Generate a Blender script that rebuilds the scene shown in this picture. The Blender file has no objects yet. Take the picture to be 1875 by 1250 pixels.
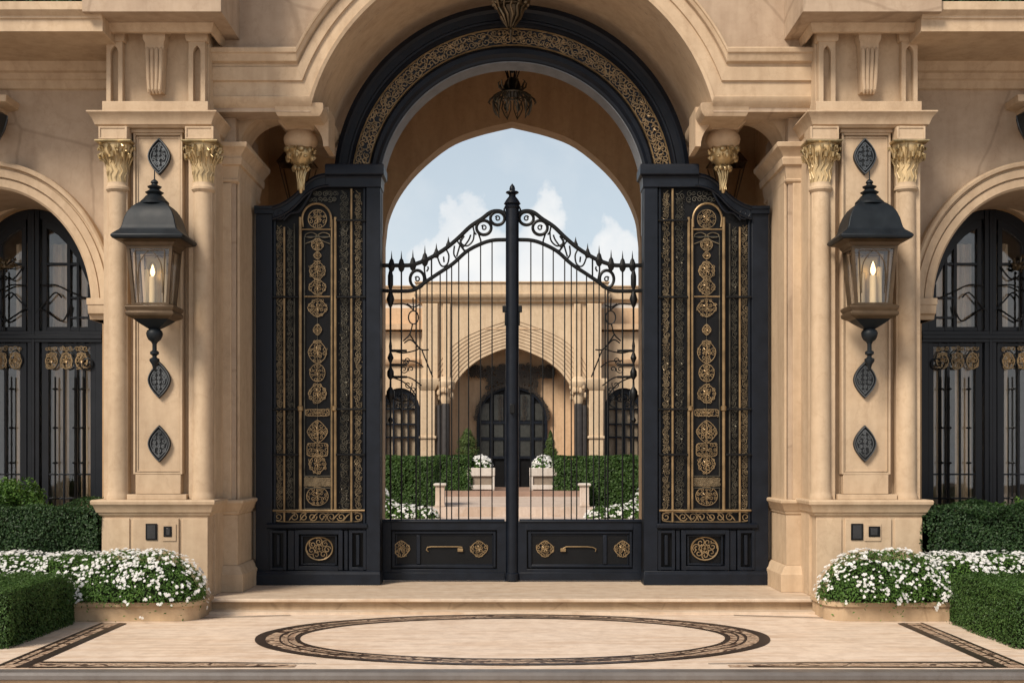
import bpy, bmesh, math, random
from mathutils import Vector, Matrix
PI = math.pi
sc = bpy.context.scene
COL = sc.collection

# ------------------------------------------------------------------ measuring
# The gate stands in the plane y = 0, the camera 15 m in front of it at eye height.
D, EYE, K = 15.0, 1.567, 150.0
def rr(y): return D / (D + y)
def X(px, y): return (px - 937.5) / (K * rr(y))
def U(px, y): return (937.5 - px) / (K * rr(y))        # distance from the axis for things on the left
def Z(py, y): return EYE - (py - 830.0) / (K * rr(y))
def M(n, y): return n / (K * rr(y))                    # a length in pixels as metres

# ------------------------------------------------------------------ materials
MATS = {}
def new_mat(name):
    m = bpy.data.materials.new(name); m.use_nodes = True
    nt = m.node_tree
    b = nt.nodes['Principled BSDF']
    MATS[name] = m
    return m, nt, b
def node(nt, t, **kw):
    n = nt.nodes.new(t)
    for k, v in kw.items(): setattr(n, k, v)
    return n
def ramp(nt, fac, stops):
    r = node(nt, 'ShaderNodeValToRGB')
    e = r.color_ramp.elements
    while len(e) > 1: e.remove(e[-1])
    e[0].position, e[0].color = stops[0][0], stops[0][1]
    for p, c in stops[1:]:
        q = e.new(p); q.color = c
    nt.links.new(fac, r.inputs['Fac'])
    return r
def c4(c, k=1.0): return (c[0]*k, c[1]*k, c[2]*k, 1)
def coords(nt, scale=(1, 1, 1), rot=(0, 0, 0)):
    g = node(nt, 'ShaderNodeNewGeometry')
    mp = node(nt, 'ShaderNodeMapping')
    mp.inputs['Scale'].default_value = scale; mp.inputs['Rotation'].default_value = rot
    nt.links.new(g.outputs['Position'], mp.inputs['Vector'])
    return mp.outputs['Vector']
def noise(nt, vec, scale, detail=4, rough=.55):
    n = node(nt, 'ShaderNodeTexNoise')
    n.inputs['Scale'].default_value = scale; n.inputs['Detail'].default_value = detail
    n.inputs['Roughness'].default_value = rough
    nt.links.new(vec, n.inputs['Vector'])
    return n.outputs['Fac']
def mixc(nt, fac, a, b, mode='MIX'):
    m = node(nt, 'ShaderNodeMix', data_type='RGBA', blend_type=mode)
    for s, v in ((0, fac), (6, a), (7, b)):
        if isinstance(v, (float, int)): m.inputs[s].default_value = v
        elif isinstance(v, tuple): m.inputs[s].default_value = v
        else: nt.links.new(v, m.inputs[s])
    return m.outputs[2]
def bump(nt, b, h, strength, dist=.01):
    n = node(nt, 'ShaderNodeBump')
    n.inputs['Strength'].default_value = strength; n.inputs['Distance'].default_value = dist
    nt.links.new(h, n.inputs['Height']); nt.links.new(n.outputs['Normal'], b.inputs['Normal'])

def stone(name, col, var=.10, rough=.75, joints=0.0, streak=False, pits=.25):
    m, nt, b = new_mat(name)
    v = coords(nt)
    n1 = noise(nt, v, .9, 5)
    n2 = noise(nt, v, 9, 6, .65)
    vs = coords(nt, (5, 5, .7))
    n3 = noise(nt, vs, 1.3, 4)
    r1 = ramp(nt, n1, [(.3, c4(col, 1-var)), (.55, c4(col)), (.75, (min(col[0]*(1+var), 1), col[1]*(1+var*.9), col[2]*(1+var*.6), 1))])
    r2 = ramp(nt, n2, [(.3, (.90, .885, .87, 1)), (.6, (1, 1, 1, 1))])
    c = mixc(nt, 1.0, r1.outputs['Color'], r2.outputs['Color'], 'MULTIPLY')
    r3 = ramp(nt, n3, [(.33, (.84, .81, .79, 1)), (.58, (1, 1, 1, 1))])
    c = mixc(nt, .8, c, r3.outputs['Color'], 'MULTIPLY')
    if streak:
        vx = coords(nt, (.5, 5, 1), (0, 0, .05))
        n4 = noise(nt, vx, 2.2, 7, .6)
        r4 = ramp(nt, n4, [(.42, (.87, .80, .73, 1)), (.5, (1, 1, 1, 1)), (.62, (1, 1, 1, 1)), (.7, (.93, .88, .83, 1))])
        c = mixc(nt, .8, c, r4.outputs['Color'], 'MULTIPLY')
    if joints:
        vd = node(nt, 'ShaderNodeTexVoronoi', feature='DISTANCE_TO_EDGE')
        vd.inputs['Scale'].default_value = joints; vd.inputs['Randomness'].default_value = 1
        vr = node(nt, 'ShaderNodeTexVoronoi'); vr.inputs['Scale'].default_value = joints
        wob = noise(nt, v, 3.0, 2)
        vv = node(nt, 'ShaderNodeVectorMath', operation='ADD')
        cmb = node(nt, 'ShaderNodeCombineXYZ'); 
        ml = node(nt, 'ShaderNodeMath', operation='MULTIPLY'); ml.inputs[1].default_value = .12
        nt.links.new(wob, ml.inputs[0]); nt.links.new(ml.outputs[0], cmb.inputs[0])
        nt.links.new(v, vv.inputs[0]); nt.links.new(cmb.outputs[0], vv.inputs[1])
        flat = node(nt, 'ShaderNodeVectorMath', operation='MULTIPLY'); flat.inputs[1].default_value = (1, .35, 1)
        nt.links.new(vv.outputs[0], flat.inputs[0])
        nt.links.new(flat.outputs[0], vd.inputs['Vector']); nt.links.new(flat.outputs[0], vr.inputs['Vector'])
        rj = ramp(nt, vd.outputs['Distance'], [(0, (.74, .72, .70, 1)), (.006, (.8, .78, .76, 1)), (.011, (1, 1, 1, 1))])
        sep = node(nt, 'ShaderNodeSeparateColor'); nt.links.new(vr.outputs['Color'], sep.inputs[0])
        rc = ramp(nt, sep.outputs[0], [(0, (.91, .90, .90, 1)), (1, (1, 1, 1, 1))])
        c = mixc(nt, .8, c, rj.outputs['Color'], 'MULTIPLY')
        c = mixc(nt, .7, c, rc.outputs['Color'], 'MULTIPLY')
    nt.links.new(c, b.inputs['Base Color'])
    b.inputs['Roughness'].default_value = rough
    b.inputs['Specular IOR Level'].default_value = .3
    n6 = noise(nt, coords(nt, (1, 1, .8), (.2, .3, .5)), 1.5, 7, .62)
    r6 = ramp(nt, n6, [(.482, (1, 1, 1, 1)), (.498, (.86, .835, .81, 1)), (.512, (1, 1, 1, 1)), (.60, (1, 1, 1, 1)), (.612, (.91, .89, .87, 1)), (.624, (1, 1, 1, 1))])
    c = mixc(nt, .55, c, r6.outputs['Color'], 'MULTIPLY')
    nt.links.new(c, b.inputs['Base Color'])
    n5 = noise(nt, v, 60, 5, .7)
    bump(nt, b, n5, pits, .004)
    return m

def metal_paint(name, col, rough=.42, metallic=.0, var=.25, spec=.5, coat=0):
    m, nt, b = new_mat(name)
    v = coords(nt)
    n1 = noise(nt, v, 6, 5, .6)
    r1 = ramp(nt, n1, [(.3, c4(col, 1-var)), (.7, c4(col, 1+var))])
    nt.links.new(r1.outputs['Color'], b.inputs['Base Color'])
    b.inputs['Metallic'].default_value = metallic
    b.inputs['Specular IOR Level'].default_value = spec
    rg = node(nt, 'ShaderNodeMapRange'); rg.inputs[3].default_value = rough*.75; rg.inputs[4].default_value = rough*1.35
    nt.links.new(n1, rg.inputs[0]); nt.links.new(rg.outputs[0], b.inputs['Roughness'])
    n2 = noise(nt, v, 45, 3)
    bump(nt, b, n2, .12, .003)
    return m

def leaf_mat(name, cols, rough=.5):
    m, nt, b = new_mat(name)
    oi = node(nt, 'ShaderNodeNewGeometry')
    r = ramp(nt, oi.outputs['Random Per Island'], [(i/(len(cols)-1), c4(c)) for i, c in enumerate(cols)])
    n1 = noise(nt, coords(nt), 3.0, 3)
    r2 = ramp(nt, n1, [(.35, (.72, .78, .7, 1)), (.65, (1.0, 1.0, 1.0, 1))])
    c = mixc(nt, 1.0, r.outputs['Color'], r2.outputs['Color'], 'MULTIPLY')
    nt.links.new(c, b.inputs['Base Color'])
    b.inputs['Roughness'].default_value = rough
    b.inputs['Specular IOR Level'].default_value = .35
    tr = node(nt, 'ShaderNodeBsdfTranslucent'); nt.links.new(c, tr.inputs['Color'])
    mx = node(nt, 'ShaderNodeMixShader'); mx.inputs[0].default_value = .28
    nt.links.new(b.outputs[0], mx.inputs[1]); nt.links.new(tr.outputs[0], mx.inputs[2])
    nt.links.new(mx.outputs[0], nt.nodes['Material Output'].inputs['Surface'])
    return m

def glass_mat(name, tint, refl=.25, rough=.03, bumpy=0):
    m, nt, b = new_mat(name)
    nt.nodes.remove(b)
    t = node(nt, 'ShaderNodeBsdfTransparent'); t.inputs[0].default_value = c4(tint)
    g = node(nt, 'ShaderNodeBsdfGlossy'); g.inputs['Roughness'].default_value = rough
    g.inputs['Color'].default_value = (.9, .92, .95, 1)
    lw = node(nt, 'ShaderNodeLayerWeight'); lw.inputs[0].default_value = .25
    mr = node(nt, 'ShaderNodeMapRange'); mr.inputs[3].default_value = refl; mr.inputs[4].default_value = min(1, refl + .6)
    nt.links.new(lw.outputs['Facing'], mr.inputs[0])
    mx = node(nt, 'ShaderNodeMixShader')
    nt.links.new(mr.outputs[0], mx.inputs[0]); nt.links.new(t.outputs[0], mx.inputs[1]); nt.links.new(g.outputs[0], mx.inputs[2])
    nt.links.new(mx.outputs[0], nt.nodes['Material Output'].inputs['Surface'])
    if bumpy:
        n = noise(nt, coords(nt), 2.5, 2)
        bp = node(nt, 'ShaderNodeBump'); bp.inputs['Strength'].default_value = bumpy; bp.inputs['Distance'].default_value = .02
        nt.links.new(n, bp.inputs['Height']); nt.links.new(bp.outputs[0], g.inputs['Normal'])
    return m

S_TRIM = stone('trim_stone', (.52, .392, .264), .10)
S_WALL = stone('wall_stone', (.455, .348, .25), .09, joints=.55)
S_INNER = stone('vestibule_plaster', (.50, .33, .185), .06)
S_FLOOR = stone('floor_travertine', (.78, .635, .505), .05, rough=.5, streak=True, pits=.1)
S_STEP = stone('step_stone', (.60, .485, .37), .06, rough=.55, streak=True, pits=.12)
S_RISER = stone('riser_stone', (.50, .365, .23), .14, joints=.9)
S_KERB = stone('kerb_granite', (.16, .145, .135), .2, rough=.4)
S_INLAY_D = stone('inlay_dark_marble', (.045, .032, .027), .3, rough=.35, pits=.1)
S_PAVE = stone('courtyard_paving', (.60, .50, .425), .1, rough=.6, streak=True)
S_BRICK = stone('courtyard_brick', (.34, .23, .175), .2, joints=2.0)
S_EARTH = stone('earth', (.10, .075, .05), .3, rough=.95)
S_PALE = stone('pale_render', (.72, .68, .62), .05)
S_FAR = stone('house_stone_lit', (.60, .46, .31), .06)  # lighter copy of the trim stone: stronger light put into the colour
S_FARIN = stone('porch_plaster', (.60, .42, .265), .06)
S_PLANT = stone('whitewashed_wood', (.62, .57, .51), .15)
def inlay_pattern():
    m, nt, b = new_mat('inlay_pattern')
    v = coords(nt)
    n = noise(nt, v, 5.0, 5, .6)
    w = node(nt, 'ShaderNodeTexWave', wave_type='RINGS'); w.inputs['Scale'].default_value = 2.0
    w.inputs['Distortion'].default_value = 14; w.inputs['Detail'].default_value = 3; w.inputs['Detail Scale'].default_value = 2.2
    nt.links.new(v, w.inputs['Vector'])
    r = ramp(nt, w.outputs['Fac'], [(.0, (.06, .035, .025, 1)), (.22, (.20, .12, .08, 1)), (.36, (.56, .42, .30, 1)), (.75, (.62, .47, .34, 1)), (1, (.34, .22, .15, 1))])
    c = mixc(nt, n, (.8, .75, .7, 1), (1, 1, 1, 1))
    c2 = mixc(nt, 1.0, r.outputs['Color'], c, 'MULTIPLY')
    nt.links.new(c2, b.inputs['Base Color']); b.inputs['Roughness'].default_value = .45
    return m
S_INLAY_P = inlay_pattern()
BLACK = metal_paint('black_sky_tint_paint', (.0045, .007, .0125), .42, var=.3, spec=.26)  # black paint with the sky's blue reflection put into its colour
BLACK2 = metal_paint('black_panel_paint', (.0035, .0038, .0046), .5, var=.3, spec=.2)
IRON = metal_paint('wrought_iron', (.006, .0065, .007), .45, metallic=.2, spec=.3)
LANT = metal_paint('lantern_metal', (.008, .0115, .015), .48, metallic=.1, spec=.28)
LANTB = metal_paint('lantern_bronze', (.085, .055, .03), .42, metallic=.5)
PEWTER = metal_paint('pewter', (.115, .12, .122), .34, metallic=.8, var=.5)  # brighter pewter: highlights on raised relief are put into the colour
PEWD = metal_paint('pewter_dark', (.020, .022, .024), .45, metallic=.4)
GOLD = metal_paint('gilt', (.44, .335, .18), .36, metallic=.75, var=.4)
OLDG = metal_paint('old_gold', (.25, .17, .085), .42, metallic=.5, var=.4)
GILTST = metal_paint('gilded_stone', (.52, .39, .21), .5, metallic=.15, var=.3)
DULLG = metal_paint('dull_gold', (.16, .12, .07), .42, metallic=.6, var=.6)
DIMG = metal_paint('tarnished_gold', (.075, .066, .048), .4, metallic=.7, var=.6)
WFRAME = metal_paint('window_paint', (.006, .0075, .011), .38, spec=.32)
ROOM = metal_paint('room_plaster', (.30, .25, .20), .9)
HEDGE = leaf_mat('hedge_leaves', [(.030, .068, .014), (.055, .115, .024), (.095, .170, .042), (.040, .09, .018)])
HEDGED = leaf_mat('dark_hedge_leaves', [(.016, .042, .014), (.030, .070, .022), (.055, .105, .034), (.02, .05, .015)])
HCORE = metal_paint('core_and_stems', (.010, .016, .006), .9, spec=.1)  # dark green of the added light-blocking cores; also trunks and shrub branches
FLEAF = leaf_mat('flower_leaves', [(.045, .105, .018), (.085, .18, .03), (.14, .26, .05), (.06, .13, .022)])
SHRUBL = leaf_mat('shrub_leaves', [(.03, .075, .012), (.07, .15, .025), (.11, .20, .035)])
CONIF = leaf_mat('conifer_leaves', [(.05, .085, .02), (.09, .14, .035), (.13, .17, .05)])
def petal():
    m, nt, b = new_mat('petals')
    oi = node(nt, 'ShaderNodeNewGeometry')
    r = ramp(nt, oi.outputs['Random Per Island'], [(0, (.74, .73, .66, 1)), (.5, (.84, .84, .82, 1)), (.9, (.86, .86, .86, 1)), (1, (.82, .72, .72, 1))])
    nt.links.new(r.outputs['Color'], b.inputs['Base Color']); b.inputs['Roughness'].default_value = .6
    tr = node(nt, 'ShaderNodeBsdfTranslucent'); nt.links.new(r.outputs['Color'], tr.inputs['Color'])
    mx = node(nt, 'ShaderNodeMixShader'); mx.inputs[0].default_value = .25
    nt.links.new(b.outputs[0], mx.inputs[1]); nt.links.new(tr.outputs[0], mx.inputs[2])
    nt.links.new(mx.outputs[0], nt.nodes['Material Output'].inputs['Surface'])
    return m
PETAL = petal()
PCORE = metal_paint('flower_centre', (.55, .40, .05), .6)
GLASS = glass_mat('window_glass', (.95, .94, .92), .045, .02, .06)
LGLASS = glass_mat('lantern_glass', (.93, .90, .85), .08, .03, .1)
CURT = stone('curtain_cloth', (.84, .71, .55), .14, rough=.9)
WAX = metal_paint('candle_wax', (.72, .58, .36), .5, var=.05)
def emis(name, col, s):
    m, nt, b = new_mat(name)
    n1 = noise(nt, coords(nt), 8, 2)
    r = ramp(nt, n1, [(.3, c4(col, .85)), (.7, c4(col))])
    nt.links.new(r.outputs['Color'], b.inputs['Emission Color']); b.inputs['Base Color'].default_value = c4(col)
    b.inputs['Emission Strength'].default_value = s
    return m
FLAME = emis('flame', (1, .72, .36), 3.2)
PLATE = metal_paint('plate_glass', (.025, .026, .028), .2)

# ------------------------------------------------------------------ mesh builder
def root_of(o):
    while o.parent: o = o.parent
    return o
class MB:
    def __init__(s, side=1): s.v = []; s.f = []; s.side = side
    def add(s, vs, fs):
        n = len(s.v); s.v += [tuple(v) for v in vs]; s.f += [tuple(i + n for i in f) for f in fs]
        return s
    def box(s, x0, x1, y0, y1, z0, z1):
        return s.loft([(x0, x1, y0, y1, z0), (x0, x1, y0, y1, z1)])
    def loft(s, L):                       # stacked rectangles (x0,x1,y0,y1,z)
        vs, fs = [], []
        for (a, b, c, d, z) in L: vs += [(a, c, z), (b, c, z), (b, d, z), (a, d, z)]
        n = len(L)
        for i in range(n - 1):
            for k in range(4):
                k2 = (k + 1) % 4
                fs.append((i*4+k, i*4+k2, i*4+4+k2, i*4+4+k))
        fs += [(0, 1, 2, 3), tuple(n*4-4+k for k in range(4))]
        return s.add(vs, fs)
    def lathe(s, cx, cy, prof, n=20, sx=1, sy=1, rot=0):   # prof (r,z)
        vs, fs = [], []
        for (r, z) in prof:
            for k in range(n):
                a = 2*PI*k/n + rot; vs.append((cx + sx*r*math.cos(a), cy + sy*r*math.sin(a), z))
        for i in range(len(prof) - 1):
            for k in range(n):
                k2 = (k+1) % n; fs.append((i*n+k, i*n+k2, i*n+n+k2, i*n+n+k))
        fs += [tuple(range(n)), tuple((len(prof)-1)*n + k for k in range(n))]
        return s.add(vs, fs)
    def tube(s, pts, r, n=5, closed=False, flat=None):
        P = [Vector(p) for p in pts]; m = len(P)
        if m < 2: return s
        vs, fs = [], []
        T0 = None; N = None
        for i in range(m):
            if closed: t = (P[(i+1) % m] - P[i-1])
            else: t = P[min(i+1, m-1)] - P[max(i-1, 0)]
            if t.length < 1e-9: t = Vector((0, 0, 1))
            t.normalize()
            if N is None:
                N = t.cross(Vector((0, 1, 0)))
                if N.length < 1e-3: N = t.cross(Vector((1, 0, 0)))
                N.normalize()
            else:
                N = N - t * N.dot(t)
                if N.length < 1e-6: N = t.cross(Vector((0, 1, .01)))
                N.normalize()
            B = t.cross(N)
            ri = r[i] if isinstance(r, (list, tuple)) else r
            for k in range(n):
                a = 2*PI*k/n + PI/n
                vs.append(P[i] + N*(ri*math.cos(a)) + B*(ri*math.sin(a)))
        e = m if closed else m - 1
        for i in range(e):
            j = (i+1) % m
            for k in range(n):
                k2 = (k+1) % n; fs.append((i*n+k, i*n+k2, j*n+k2, j*n+k))
        if not closed: fs += [tuple(range(n)), tuple((m-1)*n + k for k in range(n))]
        return s.add(vs, fs)
    def bar(s, a, b, w, d=None):          # square bar in xz plane between two points
        return s.tube([a, b], w*.7071, 4)
    def prism(s, outline, y0, y1):        # outline [(x,z)] extruded along y
        n = len(outline)
        vs = [(x, y0, z) for x, z in outline] + [(x, y1, z) for x, z in outline]
        fs = [tuple(range(n)), tuple(range(2*n-1, n-1, -1))]
        for i in range(n):
            j = (i+1) % n; fs.append((i, j, n+j, n+i))
        return s.add(vs, fs)
    def strip(s, A, B, y0, y1):           # solid between two polylines of equal length in xz
        n = len(A); vs = []; fs = []
        for (a, b) in zip(A, B): vs += [(a[0], y0, a[1]), (b[0], y0, b[1]), (b[0], y1, b[1]), (a[0], y1, a[1])]
        for i in range(n-1):
            for k in range(4):
                k2 = (k+1) % 4; fs.append((i*4+k, i*4+k2, i*4+4+k2, i*4+4+k))
        fs += [(0, 1, 2, 3), tuple(n*4-4+k for k in range(4))]
        return s.add(vs, fs)
    def sweep(s, rings, closed_profile=True):   # rings: list of polylines [(x,y,z)...], all the same length; profile closed
        n = len(rings[0]); m = len(rings); vs = []; fs = []
        for i in range(n):
            for rg in rings: vs.append(rg[i])
        for i in range(n-1):
            for k in range(m if closed_profile else m-1):
                k2 = (k+1) % m; fs.append((i*m+k, i*m+k2, (i+1)*m+k2, (i+1)*m+k))
        if closed_profile: fs += [tuple(range(m)), tuple((n-1)*m + k for k in range(m))]
        return s.add(vs, fs)
    def wall_opening(s, x0, x1, z0, z1, y0, y1, pts):
        # wall from x0..x1, z0..z1 with an opening under the polyline pts (left foot .. right foot, feet at z0)
        L = [p for p in pts]
        cols = [(x0, z0)] + L + [(x1, z0)]
        vs, fs = [], []
        def q(a, b, c, d):
            n = len(vs); vs.extend([a, b, c, d]); fs.append((n, n+1, n+2, n+3))
        for y in (y0, y1):
            q((x0, y, z0), (L[0][0], y, z0), (L[0][0], y, z1), (x0, y, z1))
            for a, b in zip(L[:-1], L[1:]):
                if abs(a[0]-b[0]) > 1e-6: q((a[0], y, a[1]), (b[0], y, b[1]), (b[0], y, z1), (a[0], y, z1))
            q((L[-1][0], y, z0), (x1, y, z0), (x1, y, z1), (L[-1][0], y, z1))
        for a, b in zip(L[:-1], L[1:]): q((a[0], y0, a[1]), (b[0], y0, b[1]), (b[0], y1, b[1]), (a[0], y1, a[1]))
        q((x0, y0, z0), (x0, y1, z0), (x0, y1, z1), (x0, y0, z1)); q((x1, y0, z0), (x1, y1, z0), (x1, y1, z1), (x1, y0, z1))
        q((x0, y0, z1), (x1, y0, z1), (x1, y1, z1), (x0, y1, z1))
        q((x0, y0, z0), (L[0][0], y0, z0), (L[0][0], y1, z0), (x0, y1, z0)); q((L[-1][0], y0, z0), (x1, y0, z0), (x1, y1, z0), (L[-1][0], y1, z0))
        return s.add(vs, fs)
    def ball(s, c, r, n=8, sz=1):
        prof = [(max(r*math.sin(PI*i/(n//2+1)), .0004), c[2] + sz*r*-math.cos(PI*i/(n//2+1))) for i in range(n//2+2)]
        return s.lathe(c[0], c[1], prof, n)
    def build(s, name, mat, parent=None, label=None, smooth=35, bevel=0, fixn=True, kind=None, merge=True):
        off = root_of(parent).location if parent else Vector((0, 0, 0))
        me = bpy.data.meshes.new(name)
        vs = [(x*s.side - off.x, y - off.y, z - off.z) for x, y, z in s.v]
        me.from_pydata(vs, [], s.f)
        if fixn:
            bm = bmesh.new(); bm.from_mesh(me)
            if merge: bmesh.ops.remove_doubles(bm, verts=bm.verts, dist=1e-5)
            bmesh.ops.recalc_face_normals(bm, faces=bm.faces)
            bm.to_mesh(me); bm.free()
        me.materials.append(mat)
        if smooth:
            me.polygons.foreach_set('use_smooth', [True]*len(me.polygons))
            me.set_sharp_from_angle(angle=math.radians(smooth))
        me.update()
        o = bpy.data.objects.new(name, me); COL.objects.link(o)
        if parent: o.parent = parent
        if label: o['label'] = label
        if kind: o['kind'] = kind
        if bevel:
            bv = o.modifiers.new('edge', 'BEVEL'); bv.width = bevel; bv.segments = 2; bv.limit_method = 'ANGLE'; bv.angle_limit = math.radians(40)
            bv.harden_normals = False
        return o
def thing(name, label, cat, loc=(0, 0, 0), group=None):
    o = bpy.data.objects.new(name, None); COL.objects.link(o)
    o.location = loc; o.empty_display_size = .2
    o['label'] = label; o['category'] = cat
    if group: o['group'] = group
    return o
def tag(o, label, cat, group=None):
    o['label'] = label; o['category'] = cat
    if group: o['group'] = group
    return o

# ------------------------------------------------------------------ curve helpers (xz plane at depth y)
def arc(cx, cz, a, b, t0, t1, n):
    return [(cx + a*math.cos(t0 + (t1-t0)*i/n), cz + b*math.sin(t0 + (t1-t0)*i/n)) for i in range(n+1)]
def at_y(pts, y): return [(x, y, z) for x, z in pts]
def spiral(cx, cz, r0, r1, t0, turns, n):
    return [(cx + (r0 + (r1-r0)*i/n)*math.cos(t0 + turns*2*PI*i/n), cz + (r0 + (r1-r0)*i/n)*math.sin(t0 + turns*2*PI*i/n)) for i in range(n+1)]
def smooth_pts(P, n=6):                    # Catmull-Rom through 2d points
    out = []
    for i in range(len(P)-1):
        p0 = P[max(i-1, 0)]; p1 = P[i]; p2 = P[i+1]; p3 = P[min(i+2, len(P)-1)]
        for k in range(n):
            t = k/n; t2 = t*t; t3 = t2*t
            out.append(tuple(.5*((2*p1[j]) + (-p0[j]+p2[j])*t + (2*p0[j]-5*p1[j]+4*p2[j]-p3[j])*t2 + (-p0[j]+3*p1[j]-3*p2[j]+p3[j])*t3) for j in range(len(p1))))
    out.append(tuple(P[-1]))
    return out
def curl(mb, rnd, cx, cz, r, y, t, n=4, flip=1):
    t0 = rnd.uniform(0, 2*PI)
    mb.tube(at_y(spiral(cx, cz, r, r*.22, t0, flip*rnd.uniform(1.05, 1.5), 11), y), t, n)
def filigree_strip(mb, rnd, x0, x1, z0, z1, y, t, cell):
    """a vertical wrought strip: a wandering vine with a curl and a leaf at every turn"""
    w = x1 - x0; cx = (x0+x1)/2; n = max(2, int(abs(z1-z0)/cell)); P = []
    for i in range(n+1):
        z = z0 + (z1-z0)*i/n
        P.append((cx + (.26*w if i % 2 else -.26*w) * rnd.uniform(.7, 1.1), z))
    mb.tube(at_y(smooth_pts(P, 4), y), t, 4)
    for i, (x, z) in enumerate(P[:-1]):
        f = -1 if i % 2 else 1
        curl(mb, rnd, cx + f*w*.18, z + rnd.uniform(-.15, .15)*cell, w*rnd.uniform(.20, .30), y + rnd.uniform(-.004, .004), t, 4, f)
        if rnd.random() < .8:
            a = rnd.uniform(0, PI); L = w*rnd.uniform(.2, .36)
            bx, bz = cx - f*w*.22, z + cell*.4
            mb.tube([(bx - L*math.cos(a)*.5, y, bz - L*math.sin(a)*.5), (bx, y-.006, bz), (bx + L*math.cos(a)*.5, y, bz + L*math.sin(a)*.5)], [t*.5, t*1.6, t*.4], 4)
def fill_curls(mb, rnd, inside, x0, x1, z0, z1, y, t, step, rmin=.42, rmax=.62):
    nx = max(1, int(round((x1-x0)/step))); nz = max(1, int(round((z1-z0)/step)))
    for i in range(nx):
        for j in range(nz):
            x = x0 + (i+.5)*(x1-x0)/nx; z = z0 + (j+.5)*(z1-z0)/nz
            if inside(x, z):
                curl(mb, rnd, x + rnd.uniform(-.12, .12)*step, z + rnd.uniform(-.12, .12)*step, step*rnd.uniform(rmin, rmax), y + rnd.uniform(-.003, .003), t, 4, rnd.choice((-1, 1)))
def medallion_outline(cx, cz, w, h, shape, n=28):
    P = []
    for i in range(n):
        a = 2*PI*i/n; c, s_ = math.cos(a), math.sin(a)
        if shape == 'round': k = 1
        elif shape == 'diamond': k = 1/(abs(c)**1.35 + abs(s_)**1.35)**(1/1.35)
        elif shape == 'tear': k = 1/(abs(c)**1.35 + abs(s_)**1.35)**(1/1.35) if s_ > 0 else 1/(abs(c)**1.8 + abs(s_)**1.8)**(1/1.8)
        elif shape == 'box': k = 1/(abs(c)**7 + abs(s_)**7)**(1/7)
        elif shape == 'lobed': k = .9 + .1*math.cos(6*a)
        P.append((cx + w*k*c, cz + h*k*s_))
    return P
def medallion(mb, rnd, cx, cz, w, h, y, t, shape='diamond', step=None, spine=True):
    mb.tube(at_y(medallion_outline(cx, cz, w, h, shape), y), t, 4, closed=True)
    step = step or min(w, h)*.8
    def inside(x, z):
        u, v = abs(x-cx)/w, abs(z-cz)/h
        return (u**1.5 + v**1.5) < .95 if shape != 'box' else (u < .95 and v < .95)
    fill_curls(mb, rnd, inside, cx-w, cx+w, cz-h, cz+h, y, t*.85, step)
    if spine: mb.tube([(cx, y, cz-h*.9), (cx, y, cz+h*.9)], t*.7, 4)
    # petals to give the chased, leafy middle
    for k in range(6):
        a = k*PI/3 + .3
        mb.tube([(cx, y-.004, cz), (cx + .28*w*math.cos(a), y-.01, cz + .28*h*math.sin(a)), (cx + .5*w*math.cos(a), y, cz + .5*h*math.sin(a))], [t*.6, t*1.3, t*.4], 4)

# leaves
def leaf(mb, p, nrm, size, rnd, aspect=.55, spread=.9):
    n = Vector(nrm) + Vector((rnd.uniform(-1, 1), rnd.uniform(-1, 1), rnd.uniform(-1, 1)))*spread
    if n.length < 1e-3: n = Vector((0, 0, 1))
    n.normalize()
    a = n.cross(Vector((rnd.uniform(-1, 1), rnd.uniform(-1, 1), rnd.uniform(-1, 1))))
    if a.length < 1e-3: a = n.cross(Vector((1, 0, 0)))
    a.normalize(); b = n.cross(a)
    L = size*rnd.uniform(.7, 1.3); w = L*aspect*.5
    P = Vector(p); k = len(mb.v)
    mb.v += [tuple(P - a*L*.5), tuple(P + b*w + n*w*.3), tuple(P + a*L*.5), tuple(P - b*w + n*w*.3)]
    mb.f += [(k, k+1, k+2), (k, k+2, k+3)]
def hsh(x, y, z, s=0): 
    return (math.sin(x*1.7+s) * math.sin(y*2.3+1.3+s*2) + math.sin(z*2.9+x*1.1+s*.7)*.7 + math.sin(x*4.1-y*3.3+z*2.2+s)*.5) / 2.2
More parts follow.
